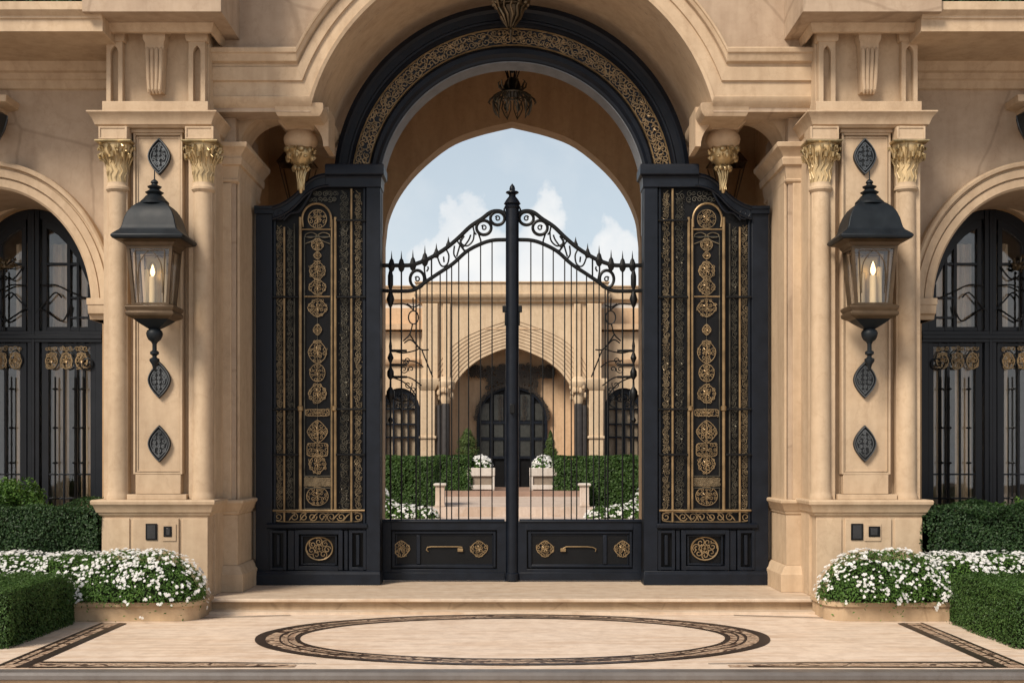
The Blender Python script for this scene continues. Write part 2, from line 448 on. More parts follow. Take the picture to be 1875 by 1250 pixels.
def hedge(name, label, x0, x1, y0, y1, z0, z1, mat, side=1, leafsize=.03, dens=2600, lump=.04, seed=1, cat='hedge', group=None, faces='ftlr', rnd_top=.06):
    rnd = random.Random(seed)
    root = thing(name, label, cat, (side*(x0+x1)/2, (y0+y1)/2, z0), group)
    d = .05 + max(0, lump-.03)*1.1
    core = MB(side); core.loft([(x0+d, x1-d, y0+d, y1-d, z0), (x0+d, x1-d, y0+d, y1-d, z1-.09), (x0+d+.05, x1-d-.05, y0+d+.05, y1-d-.05, z1-d)])
    core.build('dark_core', HCORE, root)  # solid dark core added inside the leaves to block light
    mb = MB(side)
    F = {'f': ((x0, y0, z0), (x1-x0, 0, 0), (0, 0, z1-z0), (0, -1, 0)), 'b': ((x0, y1, z0), (x1-x0, 0, 0), (0, 0, z1-z0), (0, 1, 0)),
         't': ((x0, y0, z1), (x1-x0, 0, 0), (0, y1-y0, 0), (0, 0, 1)),
         'l': ((x0, y0, z0), (0, y1-y0, 0), (0, 0, z1-z0), (-1, 0, 0)), 'r': ((x1, y0, z0), (0, y1-y0, 0), (0, 0, z1-z0), (1, 0, 0))}
    cx, cy = (x0+x1)/2, (y0+y1)/2
    for f in faces:
        o, a, b, n = (Vector(q) for q in F[f])
        cnt = int(a.length*b.length*dens)
        for _ in range(cnt):
            p = o + a*rnd.random() + b*rnd.random()
            # round the top edges
            e = max(0, (p.z - (z1-rnd_top))/rnd_top) if rnd_top else 0
            p.x += (cx-p.x)/max(abs(cx-p.x), 1e-3) * min(e, 1)**2 * rnd_top*.5 if f != 't' else 0
            k = hsh(p.x*2.2, p.y*2.2, p.z*2.2, seed)
            p += n*(lump*k - abs(rnd.gauss(0, .022)) + .012)
            if rnd.random() < .03: p += n*rnd.uniform(0, .035)
            leaf(mb, p, n + Vector((0, 0, .3)), leafsize, rnd)
    mb.build('foliage', mat, root, smooth=0, fixn=False)
    return root

def flowers(name, label, blobs, side, seed, n_leaf, n_flower, fsize=.026, group=None, lsize=.032, cat='flower bed', base=None):
    """blobs: (x,y,z,rx,ry,rz) half ellipsoids whose union is the mound"""
    rnd = random.Random(seed)
    bx = sum(b[0] for b in blobs)/len(blobs); by = sum(b[1] for b in blobs)/len(blobs); bz = min(b[2] for b in blobs)
    root = thing(name, label, cat, (side*bx, by, bz), group)
    core = MB(side)
    for (x, y, z, rx, ry, rz) in blobs:
        prof = [(max(math.cos(PI/2*i/5), .001), z - .02 + rz*.86*math.sin(PI/2*i/5)) for i in range(6)]
        core.lathe(x, y, [(r*.86, zz) for r, zz in prof], 16, rx, ry)
    core.build('mound_core', HCORE, root, kind=None)  # solid dark filling added under the leaves, as in the hedges
    wts = [b[3]*b[4] + b[3]*b[5] for b in blobs]
    def sample():
        while True:
            b = rnd.choices(blobs, wts)[0]
            v = Vector((rnd.gauss(0, 1), rnd.gauss(0, 1), abs(rnd.gauss(0, 1)) - .13)); v.normalize()
            p = Vector((b[0] + v.x*b[3], b[1] + v.y*b[4], b[2] + v.z*b[5]))
            ok = True
            for c in blobs:
                if c is b: continue
                q = ((p.x-c[0])/c[3])**2 + ((p.y-c[1])/c[4])**2 + ((p.z-c[2])/c[5])**2
                if q < .82: ok = False; break
            if ok:
                n = Vector((v.x/b[3], v.y/b[4], v.z/b[5])); n.normalize()
                return p, n
    mb = MB(side)
    for _ in range(n_leaf):
        p, n = sample()
        k = hsh(p.x*3, p.y*3, p.z*3, seed)
        p += n*(.03*k - abs(rnd.gauss(0, .03)) + .01)
        leaf(mb, p, n + Vector((0, 0, .4)), lsize, rnd, .4)
    mb.build('foliage', FLEAF, root, smooth=0, fixn=False)
    fb = MB(side); cb = MB(side)
    made = 0
    while made < n_flower:
        p, n = sample()
        top = max(0, n.z)
        if rnd.random() > .30 + .70*top: continue
        if hsh(p.x*4.1, p.y*4.1, p.z*4.1, seed+3) < -.28 and rnd.random() < .75: continue
        p = p + n*(.02 + .02*rnd.random())
        up = n + Vector((rnd.uniform(-.5, .5), rnd.uniform(-.5, .5) - .3, .4 + rnd.uniform(-.3, .3))); up.normalize()
        # a flower head: a little cluster of 4-6 blossoms
        a = up.cross(Vector((.3, .9, .1))); a.normalize(); b = up.cross(a)
        for q in range(rnd.choice((1, 1, 2, 3, 4, 6))):
            ang = rnd.uniform(0, 2*PI); rad = fsize*rnd.uniform(.1, 1.0)
            c = p + a*(rad*math.cos(ang)) + b*(rad*math.sin(ang)) + up*rnd.uniform(-.006, .008)
            s_ = fsize*rnd.choice((.45, .55, .62, .8))
            tw = rnd.uniform(0, 1)
            for k in range(5):
                an = tw + k*2*PI/5
                e1 = a*math.cos(an-.5) + b*math.sin(an-.5); e2 = a*math.cos(an+.5) + b*math.sin(an+.5); e3 = a*math.cos(an) + b*math.sin(an)
                i0 = len(fb.v)
                fb.v += [tuple(c), tuple(c + e1*s_*.75 + up*s_*.16), tuple(c + e3*s_*1.05 + up*s_*.1), tuple(c + e2*s_*.75 + up*s_*.16)]
                fb.f += [(i0, i0+1, i0+2, i0+3)]
        made += 1
    fb.build('blossoms', PETAL, root, smooth=0, fixn=False)
    return root

# =================================================================== SETTING
def sheet(name, mat, x0, x1, y0, y1, z, thick=.05):
    o = MB().box(x0, x1, y0, y1, z-thick, z).build(name, mat, smooth=0); o['kind'] = 'structure'; return o
GZ = -.15
g = MB(); g.add([(-600, -60, -.40), (600, -60, -.40), (600, 900, -.40), (-600, 900, -.40)], [(0, 1, 2, 3)])
o = g.build('ground', S_EARTH, smooth=0); o['kind'] = 'structure'
YF = -5.31
fl = MB().box(-4.5, 4.5, YF+.10, -1.66, -.42, GZ); o = fl.build('patio_floor', S_FLOOR, smooth=0); o['kind'] = 'structure'
o = MB().loft([(-9, 9, YF-.05, YF+.10, -.212), (-9, 9, YF-.07, YF+.10, -.205), (-9, 9, YF-.07, YF+.10, GZ-.02), (-9, 9, YF-.05, YF+.10, GZ+.004)]).build('patio_kerb', S_KERB, smooth=0, bevel=.012); o['kind'] = 'structure'
o = MB().box(-9, 9, YF-.03, YF+.09, -.42, -.213).build('patio_riser', S_RISER, smooth=0); o['kind'] = 'structure'
for s in (-1, 1):
    o = MB(s).box(4.502, 10, YF+.10, -.2, -.42, GZ-.02).build('soil', S_EARTH, smooth=0); o['kind'] = 'structure'
sheet('forecourt', S_PAVE, -30, 30, -40, YF-.035, -.397+.02, .02)
# landing with a bullnose tread over a stone riser
o = MB().box(-6.2, 6.2, -1.66, 3.6, -.42, -.045).build('landing_riser', S_RISER, smooth=0); o['kind'] = 'structure'
o = MB().loft([(-3.62, 3.62, -1.70, 3.5, -.0445), (-3.62, 3.62, -1.73, 3.5, -.03), (-3.62, 3.62, -1.73, 3.5, -.012), (-3.62, 3.62, -1.71, 3.5, 0)]).build('landing', S_STEP, smooth=0); o['kind'] = 'structure'
o = MB().loft([(-3.5, 3.5, -1.86, -1.665, GZ), (-3.5, 3.5, -1.86, -1.665, GZ+.02), (-3.5, 3.5, -1.84, -1.665, GZ+.026)]).build('landing_plinth', S_STEP, smooth=0); o['kind'] = 'structure'
# inlays
def ring(name, a0, b0, a1, b1, z, mat, cy=-3.476, wob=0):
    mb = MB(); n = 128; vs = []; fs = []
    for i in range(n):
        t = 2*PI*i/n; w = wob*math.sin(5*t+1) + wob*.6*math.sin(13*t)
        vs += [((a0+w)*math.cos(t), cy + (b0+w)*math.sin(t), z), ((a1+w*.5)*math.cos(t), cy + (b1+w*.5)*math.sin(t), z)]
    for i in range(n):
        j = (i+1) % n; fs.append((2*i, 2*i+1, 2*j+1, 2*j))
    mb.add(vs, fs); o = mb.build(name, mat, smooth=0); o['kind'] = 'structure'; return o
ring('floor_medallion_band', 2.39, 1.57, 2.0, 1.27, GZ+.004, S_INLAY_P)
ring('floor_medallion_rim', 2.40, 1.575, 2.30, 1.50, GZ+.008, S_INLAY_D, wob=.006)
ring('floor_medallion_line', 2.035, 1.295, 1.985, 1.258, GZ+.008, S_INLAY_D, wob=.008)
ring('floor_medallion_line', 2.19, 1.415, 2.165, 1.395, GZ+.008, S_INLAY_D, wob=.014)
ring('floor_medallion_line', 2.115, 1.35, 2.10, 1.338, GZ+.008, S_INLAY_D, wob=.016)
for s in (-1, 1):
    def strip2(name, pts, mat, z):
        o = MB(s).add([(x, y, z) for x, y in pts], [tuple(range(len(pts)))]).build(name, mat, smooth=0); o['kind'] = 'structure'
    strip2('floor_border', [(3.90, -2.56), (4.17, -2.56), (4.17, -5.15), (3.90, -5.15)], S_INLAY_P, GZ+.004)
    strip2('floor_border_line', [(3.89, -2.60), (3.97, -2.56), (3.98, -5.15), (3.89, -5.15)], S_INLAY_D, GZ+.008)
    strip2('floor_border_line', [(4.13, -2.55), (4.16, -2.55), (4.165, -5.15), (4.13, -5.15)], S_INLAY_D, GZ+.008)
    strip2('floor_border_line', [(4.06, -2.75), (4.075, -2.75), (4.07, -5.0), (4.05, -5.0)], S_INLAY_D, GZ+.008)
    strip2('floor_border', [(1.75, -5.02), (2.4, -4.95), (3.885, -4.93), (3.885, -5.15), (1.75, -5.12)], S_INLAY_P, GZ+.004)
    strip2('floor_border_line', [(1.6, -4.96), (2.4, -4.90), (3.885, -4.88), (3.885, -4.925), (2.4, -4.935), (1.6, -4.98)], S_INLAY_D, GZ+.008)
    strip2('floor_border_line', [(1.9, -5.10), (3.885, -5.125), (3.885, -5.16), (1.9, -5.13)], S_INLAY_D, GZ+.008)
    strip2('floor_border_line', [(2.35, -1.95), (4.1, -2.36), (4.1, -2.39), (2.35, -1.985)], S_INLAY_D, GZ+.008)
# courtyard beyond the gate
sheet('courtyard_floor', S_PAVE, -40, 40, 3.5, 15.6, -.002, .2)
sheet('courtyard_step', S_PAVE, -2.05, 2.05, 15.602, 23.0, .24, .5)
sheet('courtyard_terrace', S_BRICK, -40, 40, 23.002, 34, .40, .7)
sheet('courtyard_lawn', S_EARTH, -40, -2.052, 15.602, 23.0, .22, .5)
sheet('courtyard_lawn', S_EARTH, 2.052, 40, 15.602, 23.0, .22, .5)

# =================================================================== GATEHOUSE
GH = thing('gatehouse', 'sandstone gatehouse with tall arched porch and lantern pillars framing the black gate', 'building', (0, 0, 0))
yW = -1.24
zI = Z(205, yW)                                # impost level of the big arch
cz = Z(291, yW); R1 = M(379, yW); R2 = M(437, yW)
def ring_pts(R, t0, t1, n=64): return arc(0, cz, R, R, t0, t1, n)
tI = math.asin((zI-cz)/R1)
op = ring_pts(R1, PI-tI, tI)
mb = MB().wall_opening(-3.7, 3.7, zI, 8.6, yW, -.92, op); mb.build('front_wall', S_WALL, GH)
# archivolt: stepped rings
def rings(prof, t0, t1, n=72): return [[(x, y, z) for x, z in ring_pts(R, t0, t1, n)] for R, y in prof]
tA = math.asin((Z(190, yW)-cz)/R1)
BAND = [(189, .0, .06), (180, .035, .075), (178.5, .04, .055), (153, .165, .055), (151.5, .17, .085), (128, .265, .095), (126, .27, .065), (121, .285, .07), (118, .295, .12), (106, .325, .145), (104, .33, .165), (97, .35, .175), (95, M(58, yW), .165)]
def mitre(p, dR):
    R = R1 + dR; return R, math.asin(min(1, (Z(p, yW)-cz)/R))
n = 72; rg = []
for p, dR, o_ in [(189, -.002, -.29)] + BAND + [(95, M(58, yW)+.001, -.03)]:
    R, t = mitre(p, dR); rg.append([(x, yW-o_, z) for x, z in ring_pts(R, PI-t, t, n)])
MB().sweep(rg).build('archivolt', S_TRIM, GH, smooth=30)
# barrel vault behind it
t = mitre(186, 0)[1]
vp = [(R1, -.949), (R1, .95), (R1+.3, .95), (R1+.3, -.919), (R1+.02, -.919), (R1+.02, -.949)]
MB().sweep(rings(vp, PI-t+.06, t-.06, 64)).build('vault', S_TRIM, GH, smooth=30)

def side_parts(s):
    # entablature between arch and pillar
    u0, u1 = U(570, yW), 3.5
    e = MB(s)
    zz = lambda p: Z(p, yW)
    def lv(p, dR, o):
        R = R1 + dR; return (math.sqrt(R*R - (zz(p)-cz)**2), u1, yW-o, -.5, zz(p))
    e.loft([lv(198, .0, .0)] + [lv(*q_) for q_ in BAND] + [(e_ := lv(*BAND[-1]))[:2] + (yW+.05, -.5, e_[4]+.002)])
    e.build('entablature', S_TRIM, GH, bevel=.006)
    # impost beam running back to the vault end, and its stepped abacus
    b = MB(s)
    ua, ub = U(592, yW), U(508, yW)
    b.loft([(ua+.05, ub, yW+.03, .2, zz(212)), (ua+.02, ub+.02, yW+.01, .2, zz(207)), (ua, ub+.03, yW-.005, .2, zz(200)), (ua, ub+.03, yW-.03, .2, zz(190)), (ua+.04, ub, yW-.03, .2, zz(189.5))])
    b.build('impost', S_TRIM, GH, bevel=.006)
    yc = -.55; cx = U(551, yc)
    c = MB(s)
    zc = lambda p: Z(p, yc)
    w = M(38, yc)
    c.loft([(cx-w*.62, cx+w*.62, yc-w*.62, yc+w*.9, zc(243)), (cx-w*.95, cx+w*.95, yc-w*.95, yc+w*.9, zc(232)), (cx-w, cx+w, yc-w, yc+w*.9, zc(226)), (cx-w, cx+w, yc-w, yc+w*.9, zc(203))])
    c.build('corbel_block', S_TRIM, GH, bevel=.008)
    c = MB(s)
    c.lathe(cx, yc, [(M(q, yc), zc(p)) for q, p in ((18, 278), (24, 272), (30, 264), (31.5, 257), (30, 250), (26, 245), (24, 242))], 24)
    cb = c.build('corbel_cup', S_TRIM, GH)
    gd = MB(s)
    gd.lathe(cx, yc, [(M(q, yc), zc(p)) for q, p in ((2, 354), (5, 347), (6.5, 340), (5.5, 328), (7, 314), (9, 305), (18, 297), (24, 287), (25, 278), (21, 268), (18, 264))], 20)
    rnd = random.Random(5)
    for ring_ in range(3):
        for k in range(9):
            a = 2*PI*(k + .5*(ring_ % 2))/9; rad = M((23, 24, 12)[ring_], yc)
            gd.ball((cx + rad*math.cos(a), yc + rad*math.sin(a), zc((290, 277, 308)[ring_] + rnd.uniform(-3, 3))), M((5.5, 6.5, 4.5)[ring_]*rnd.uniform(.6, 1.15), yc), 8, rnd.uniform(.8, 1.6)); b_ = a + rnd.uniform(-.3, .3); gd.tube([(cx+(rad-.02)*math.cos(b_), yc+(rad-.02)*math.sin(b_), zc((290, 277, 308)[ring_]-8)), (cx+(rad+.025)*math.cos(b_+.15), yc+(rad+.025)*math.sin(b_+.15), zc((290, 277, 308)[ring_])), (cx+(rad-.01)*math.cos(b_+.3), yc+(rad-.01)*math.sin(b_+.3), zc((290, 277, 308)[ring_]+7))], [.004, .014, .004], 5)
    for k in range(10):
        a = 2*PI*k/10; p0 = (cx + M(6, yc)*math.cos(a), yc + M(6, yc)*math.sin(a))
        gd.tube([(p0[0], p0[1], zc(348)), (cx+M(7, yc)*math.cos(a+.9), yc+M(7, yc)*math.sin(a+.9), zc(325)), (cx+M(12, yc)*math.cos(a+.4), yc+M(12, yc)*math.sin(a+.4), zc(305))], [.004, .012, .006], 5)
    gd.build('corbel_finial', GOLD, GH, label='gilt foliate drop of the corbel')
    # little side arch between corbel and pilaster
    y0, y1 = -.85, -.35
    cxa, ra = U(516, -.85), M(76, -.85)
    zb, zt = Z(268, -.85), Z(196, -.85)
    rb = M(62, -.85)
    pts = [(cxa + ra*math.cos(PI-PI*i/24), zb + rb*math.sin(PI-PI*i/24)) for i in range(25)]
    a = MB(s); a.wall_opening(cxa-ra-.06, cxa+ra+.05, zb, zt, y0, y1, pts); a.build('side_arch', S_TRIM, GH)
    # jamb pilaster
    yp = -1.0; ui, uo = U(437, yp), 3.55
    zp = lambda p: Z(p, yp)
    j = MB(s)
    j.box(ui+.035, uo, yp+.002, .25, 0, zI)
    sh = j
    j = MB(s)
    j.box(ui, ui+.03, yp+.05, -.05, zp(925), zp(300)); 
    o = sh.build('pilaster', S_WALL, GH, bevel=.006)
    j.build('pilaster_fillet', S_TRIM, GH, bevel=.006)
    def wrap(prof, name, ybk=.22):
        q = MB(s); q.loft([(ui-o_+.03, uo-.01, yp-o_, ybk, zp(p)) for p, o_ in prof]); return q.build(name, S_TRIM, GH, bevel=.005)
    wrap([(336, .004), (333, .03), (329, .035), (328, .02), (305, .045), (304, .075), (292, .085), (290, .07), (287, .075), (276, .13), (274, .15), (266, .155), (265, .14)], 'pilaster_capital')
    wrap([(943, .01), (940, .035), (936, .04), (934, .055), (922, .085), (920, .10), (915, .10), (914, .085)], 'pilaster_cornice')
    wrap([(1081.7, .10), (1050, .10), (1046, .08), (1038, .06), (1034, .03)], 'pilaster_base')
    wrap([(1034, .022), (942.5, .022)], 'pilaster_dado')
    # thin vertical step on the front of the pilaster
    MB(s).box(U(424, yp), uo-.012, yp-.03, yp+.01, zp(914), zp(336)).build('pilaster_face', S_TRIM, GH, bevel=.008)

    # ---------------- lantern pillar
    y = -1.55; T = S_TRIM
    P = MB(s)
    u = lambda p: U(p, y); z = lambda p: Z(p, y)
    cxp = u(288.5)
    # core with the recessed long panel
    P.box(u(388), u(186), -1.40, -.42, 0, z(237))
    pil = P.build('pillar', T, GH, bevel=.006, label='pillar carrying a wall lantern')
    def part(mb, name, mat=T, bevel=.005, label=None, smooth=35): return mb.build(name, mat, pil, bevel=bevel, label=label, smooth=smooth)
    # base block
    B = MB(s); B.box(u(383), u(190), y-.06, -.44, -.14, z(942)); B.box(u(331), u(247), y-.085, y-.055, -.13, z(948))
    B.box(u(383.5)+.0, u(337), y-.078, y-.055, -.13, z(948)); B.box(u(241), u(190.5), y-.078, y-.055, -.13, z(948))
    part(B, 'pedestal')
    C = MB(s); C.loft([(u(383)-o_, u(190)+o_, y-.06-o_, -.40, z(p)) for p, o_ in ((944, .01), (941, .03), (938, .035), (937, .05), (925, .075), (922, .095), (917, .10), (914, .09))])
    part(C, 'pedestal_cornice')
    # corner strips, frame and panel
    for a, b in ((391, 340), (236, 184)):
        q = MB(s); q.box(u(a-4), u(b+4) , y+.03, -1.39, z(914), z(262)); part(q, 'corner_strip')
    pn = MB(s)
    x0, x1, zt, zb = u(333), u(243), z(243), z(868)
    pn.box(x0, x1, y+.06, -1.38, zb, zt)
    pn.box(x0+.035, x1-.035, y+.045, y+.075, zb+.035, zt-.045)
    part(pn, 'panel')
    fr = MB(s)
    def frame(mb, a, b, c, d, w, y0_, y1_):
        mb.box(a, a+w, y0_, y1_, c, d); mb.box(b-w, b, y0_, y1_, c, d); mb.box(a+w, b-w, y0_, y1_, c, c+w); mb.box(a+w, b-w, y0_, y1_, d-w, d)
    frame(fr, x0, x1, zb, zt, .022, y+.018, y+.062)
    frame(fr, x0+.028, x1-.028, zb+.028, zt-.038, .014, y+.034, y+.064)
    part(fr, 'panel_frame', bevel=.004)
    pb = MB(s); pb.box(u(330), u(247), y+.02, -1.38, z(904), zb-.003); pb.box(u(342), u(233), y-.02, -1.38, z(914), z(904.5)); part(pb, 'panel_plinth')
    pt = MB(s); pt.box(u(336), u(240), y+.0, -1.385, zt+.002, z(236.5)); part(pt, 'panel_lintel')
    rnd = random.Random(11 if s < 0 else 12)
    for cpx in (213, 370):
        cu = u(cpx); yc = y+.06
        q = MB(s)
        k = lambda n_: M(n_, y)
        q.lathe(cu, yc, [(k(21), z(914)), (k(21), z(908)), (k(19.5), z(905)), (k(18.5), z(898)), (k(18.2), z(700)), (k(17.6), z(450)), (k(16.8), z(352)), (k(19), z(350)), (k(21.5), z(347)), (k(21.5), z(343)), (k(20), z(341)), (k(18.5), z(337)), (k(18.5), z(334))], 32)
        part(q, 'column', bevel=0)
        # capital: bell of leaves under a leafy rim
        q = MB(s)
        bell = ((17.5, 336), (17.8, 328), (18.5, 316), (20, 304), (22, 295), (24, 286), (27, 277), (28, 272), (28, 268), (29, 264), (29, 262))
        q.lathe(cu, yc, [(k(a), z(b)) for a, b in bell], 24)
        for kx in range(13):
            a = 2*PI*kx/13 + .2
            def pt_(rad, py, da=0): return (cu + k(rad)*math.cos(a+da), yc + k(rad)*math.sin(a+da), z(py))
            j_ = rnd.uniform(-4, 4)
            q.tube([pt_(18, 334), pt_(18.8, 324+j_, .16), pt_(19.5, 314, -.12), pt_(21, 304+j_, .14), pt_(22, 297, -.05)], [.003, .011, .006, .010, .004], 5)
        q.build('capital_bell', GILTST, pil, label='gilded stone bell below the leafy capital')
        q = MB(s)
        for kx in range(12):
            a = 2*PI*kx/12 + rnd.uniform(-.1, .1)
            q.tube([pt_(20, 306), pt_(23, 296), pt_(27, 288), pt_(31, 283), pt_(34, 285), pt_(33, 291), pt_(29.5, 292)], [.004, .012, .019, .022, .020, .014, .006], 6)
            a += .26
            q.tube([pt_(22, 300), pt_(25, 286), pt_(28, 277, .05), pt_(32, 270), pt_(35, 271), pt_(35.5, 276)], [.004, .014, .020, .020, .016, .006], 6)
            for e_ in range(3):
                da = rnd.uniform(-.25, .25); p_ = rnd.uniform(269, 294); r_ = rnd.uniform(25, 32) - (p_-269)*.15
                q.tube([pt_(r_-3, p_+5, da), pt_(r_+2, p_, da+.08), pt_(r_-1, p_-5, da+.18)], [.004, .014, .004], 5)
        w = k(31); q.loft([(cu-w, cu+w, yc-w, yc+w*.6, z(265)), (cu-w*1.06, cu+w*1.06, yc-w*1.06, yc+w*.6, z(263)), (cu-w*1.06, cu+w*1.06, yc-w*1.06, yc+w*.6, z(261))])
        part(q, 'capital', GOLD, bevel=0, label='gilt leafy column capital')
        w = k(26)
        q = MB(s); q.box(cu-w, cu+w, yc-w-.02, -1.39, z(260.5), z(236.5)); frame(q, cu-w, cu+w, z(260), z(237), .02, yc-w-.03, yc-w-.015); part(q, 'impost_block')
    c = MB(s); c.loft([(u(386)-o_, u(183)+o_, y-.06-o_, -.40, z(p)) for p, o_ in ((236, .0), (233, .015), (232, .03), (229, .035), (221, .055), (214, .085), (212, .10), (209, .10))]); part(c, 'pillar_cornice')
    c = MB(s); c.box(u(383), u(190), y-.055, -.42, z(208.5), z(188)); part(c, 'frieze_sill')
    c = MB(s); c.box(u(380), u(193), y+.06, -.42, z(188), z(40)); part(c, 'frieze_block')
    for a, b in ((383, 340), (232, 190)):
        q = MB(s); m = (a+b)/2
        out = [(u(a-6), z(187)), (u(b+6), z(187)), (u(b+6), z(72)), (u(a-6), z(72))]
        # shaft with a pointed slot
        sl = [(u(m+7), z(187.5)), (u(m+7), z(98)), (u(m+5), z(91)), (u(m), z(85)), (u(m-5), z(91)), (u(m-7), z(98)), (u(m-7), z(187.5))]
        q.wall_opening(u(a-6), u(b+6), z(187.5), z(72), y-.03, y+.055, sl)
        part(q, 'frieze_pilaster', bevel=.004)
        q = MB(s); q.loft([(u(a-3), u(b+3), y-.045, y+.058, z(78)), (u(a-1), u(b+1), y-.055, y+.058, z(72)), (u(a-1), u(b+1), y-.06, y+.058, z(53)), (u(a)-.03, u(b)+.03, y-.09, y+.058, z(50)), (u(a)-.03, u(b)+.03, y-.09, y+.058, z(44))]); part(q, 'frieze_cap', bevel=.004)
    # hanging fluted bracket
    q = MB(s); c0 = u(287)
    q.loft([(c0-k(14), c0+k(14), y-.06, y+.058, z(172)), (c0-k(17), c0+k(17), y-.09, y+.058, z(90)), (c0-k(17), c0+k(17), y-.09, y+.058, z(84)), (c0-k(20), c0+k(20), y-.11, y+.058, z(78)), (c0-k(21), c0+k(21), y-.12, y+.058, z(64)), (c0-k(25), c0+k(25), y-.13, y+.058, z(60)), (c0-k(25), c0+k(25), y-.13, y+.058, z(50))])
    for i in range(4):
        f = (i-1.5)/1.5
        q.tube([(c0+f*k(12.5), y-.085, z(92)), (c0+f*k(12.5), y-.10, z(100)), (c0+f*k(11), y-.085, z(150)), (c0+f*k(9.5), y-.08, z(168)), (c0+f*k(9), y-.06, z(176))], [.010, .024, .022, .026, .008], 8)
    part(q, 'bracket', bevel=.003)
    # hood: sloping soffit mouldings and the great box above
    yb = -2.12
    ub0, ub1 = U(405, yb), U(150, yb); zbx = Z(22, yb)
    q = MB(s)
    q.loft([(u(383)-.02, u(190)+.02, y-.10, -.42, z(44)), (u(383)-.06, u(190)+.06, y-.16, -.42, zbx-.09), (u(383)-.08, u(190)+.08, y-.2, -.42, zbx-.085), (u(383)-.11, u(190)+.11, y-.26, -.42, zbx-.0)])
    part(q, 'hood_moulding')
    q = MB(s); q.box(ub0, ub1, yb, -.42, zbx+.001, 8.6); part(q, 'hood', S_WALL)
    # ---------------- medallions on the panel
    for py in (286, 695, 812):
        m = MB(s); cm = cxp - .012; zm = z(py); yy = y+.045
        hw, hh = k(21), k(34)
        def ves(f): 
            o_ = []
            for i in range(32):
                a = 2*PI*i/32; cc, ss = math.cos(a), math.sin(a)
                tt = 2*abs((a/PI + .5) % 2 - 1) - 1 if False else (1 - 4*abs(((a - PI/2)/(2*PI)) % 1 - .5))*-1
                o_.append((cm + f*hw*(1 if cc >= 0 else -1)*(1-abs(tt)**1.75), zm + f*hh*tt))
            return o_
        OUT = ves(1.0)
        m.sweep([[(x_, yy, z_) for x_, z_ in OUT + OUT[:1]], [(x_, yy-.035, z_) for x_, z_ in OUT + OUT[:1]], [(x_, yy-.045, z_) for x_, z_ in ves(.93) + ves(.93)[:1]], [(x_, yy-.025, z_) for x_, z_ in ves(.84) + ves(.84)[:1]], [(cm, yy-.03, zm) for _ in range(33)]], closed_profile=False)
        md = m.build('medallion', PEWD, pil, label='dark pewter pointed medallion on the pillar panel')
        m = MB(s); rd = random.Random(py)
        m.tube(at_y(ves(.93), yy-.047), .006, 4, closed=True); m.tube(at_y(ves(.74), yy-.036), .006, 4, closed=True); m.tube([(cm, yy-.038, zm-hh*.6), (cm, yy-.038, zm+hh*.6)], .005, 4)
        fill_curls(m, rd, lambda a_, b_: (abs(a_-cm)/hw)**1.3 + (abs(b_-zm)/hh)**1.3 < .62, cm-hw, cm+hw, zm-hh, zm+hh, yy-.038, .0068, k(9), .35, .5)
        m.build('medallion_relief', PEWTER, pil)
    # ---------------- wing with arched window
    yw = -.85; zw = lambda p: Z(p, yw); uc = 5.995
    a_i, b_i = M(186, yw), M(214, yw); zs = zw(560); wl = 1.33
    arcp = [(uc + a_i*math.cos(PI-PI*i/40), zs + b_i*math.sin(PI-PI*i/40)) for i in range(41)]
    pts = [(uc-wl, GZ-.1), (uc-wl, zw(586)), (uc-a_i, zw(586))] + arcp + [(uc+a_i, zw(586)), (uc+wl, zw(586)), (uc+wl, GZ-.1)]
    W = MB(s); W.wall_opening(4.25, 9.5, GZ-.1, 8.6, yw, .30, pts); wing = W.build('wing_wall', S_WALL, GH)
    def wp(mb, name, mat=T, bevel=.005): return mb.build(name, mat, wing, bevel=bevel)
    # surround
    prof = [(-.004, -.80), (-.004, -.905), (.02, -.93), (.10, -.93), (.105, -.91), (.115, -.91), (.12, -.95), (.20, -.955), (.205, -.93), (.22, -.93), (.235, -.985), (.265, -.99), (.285, -.97), (.29, -.84)]
    rg = []
    for d_, yy in prof: rg.append([(uc + (a_i+d_)*math.cos(PI-PI*i/48), yy, zs + (b_i+d_*1.05)*math.sin(PI-PI*i/48)) for i in range(49)])
    wp(MB(s).sweep(rg), 'window_surround', bevel=0)
    for f in (-1, 1):
        q = MB(s); i0, i1 = uc+f*(a_i-.02), uc+f*(a_i+.30)
        a0, a1 = min(i0, i1), max(i0, i1)
        q.loft([(a0+.06, a1, -.90, .25, zw(586)-.0), (a0+.04, a1, -.92, .25, zw(578)), (a0+.02, a1, -.96, .25, zw(576)), (a0, a1, -.975, .25, zw(566)), (a0, a1, -.975, .25, zw(549)), (a0-.01, a1+.01, -.985, .25, zw(548)), (a0-.01, a1+.01, -.985, .25, zs-.001)]); wp(q, 'surround_impost', bevel=.004)
    q = MB(s); q.loft([(4.24, 9.5, yw-o_, yw+.1, zw(p)) for p, o_ in ((166, .0), (163, .03), (150, .05), (148, .07), (138, .09), (136, .13), (124, .17), (119, .18))]); wp(q, 'wing_cornice')
    ye = -2.0; ze = lambda p: Z(p, ye)
    q = MB(s); q.loft([(4.33, 9.5, ye, .3, ze(58)), (4.33, 9.5, ye, .3, ze(36)), (4.33, 9.5, ye-.02, .3, ze(35)), (4.33, 9.5, ye-.025, .3, ze(31)), (4.33, 9.5, ye-.05, .3, ze(28)), (4.33, 9.5, ye-.085, .3, ze(23)), (4.33, 9.5, ye-.085, .3, ze(8))]); wp(q, 'eave', bevel=.004)
    # keystone bracket
    q = MB(s); ck = U(-20, yw)
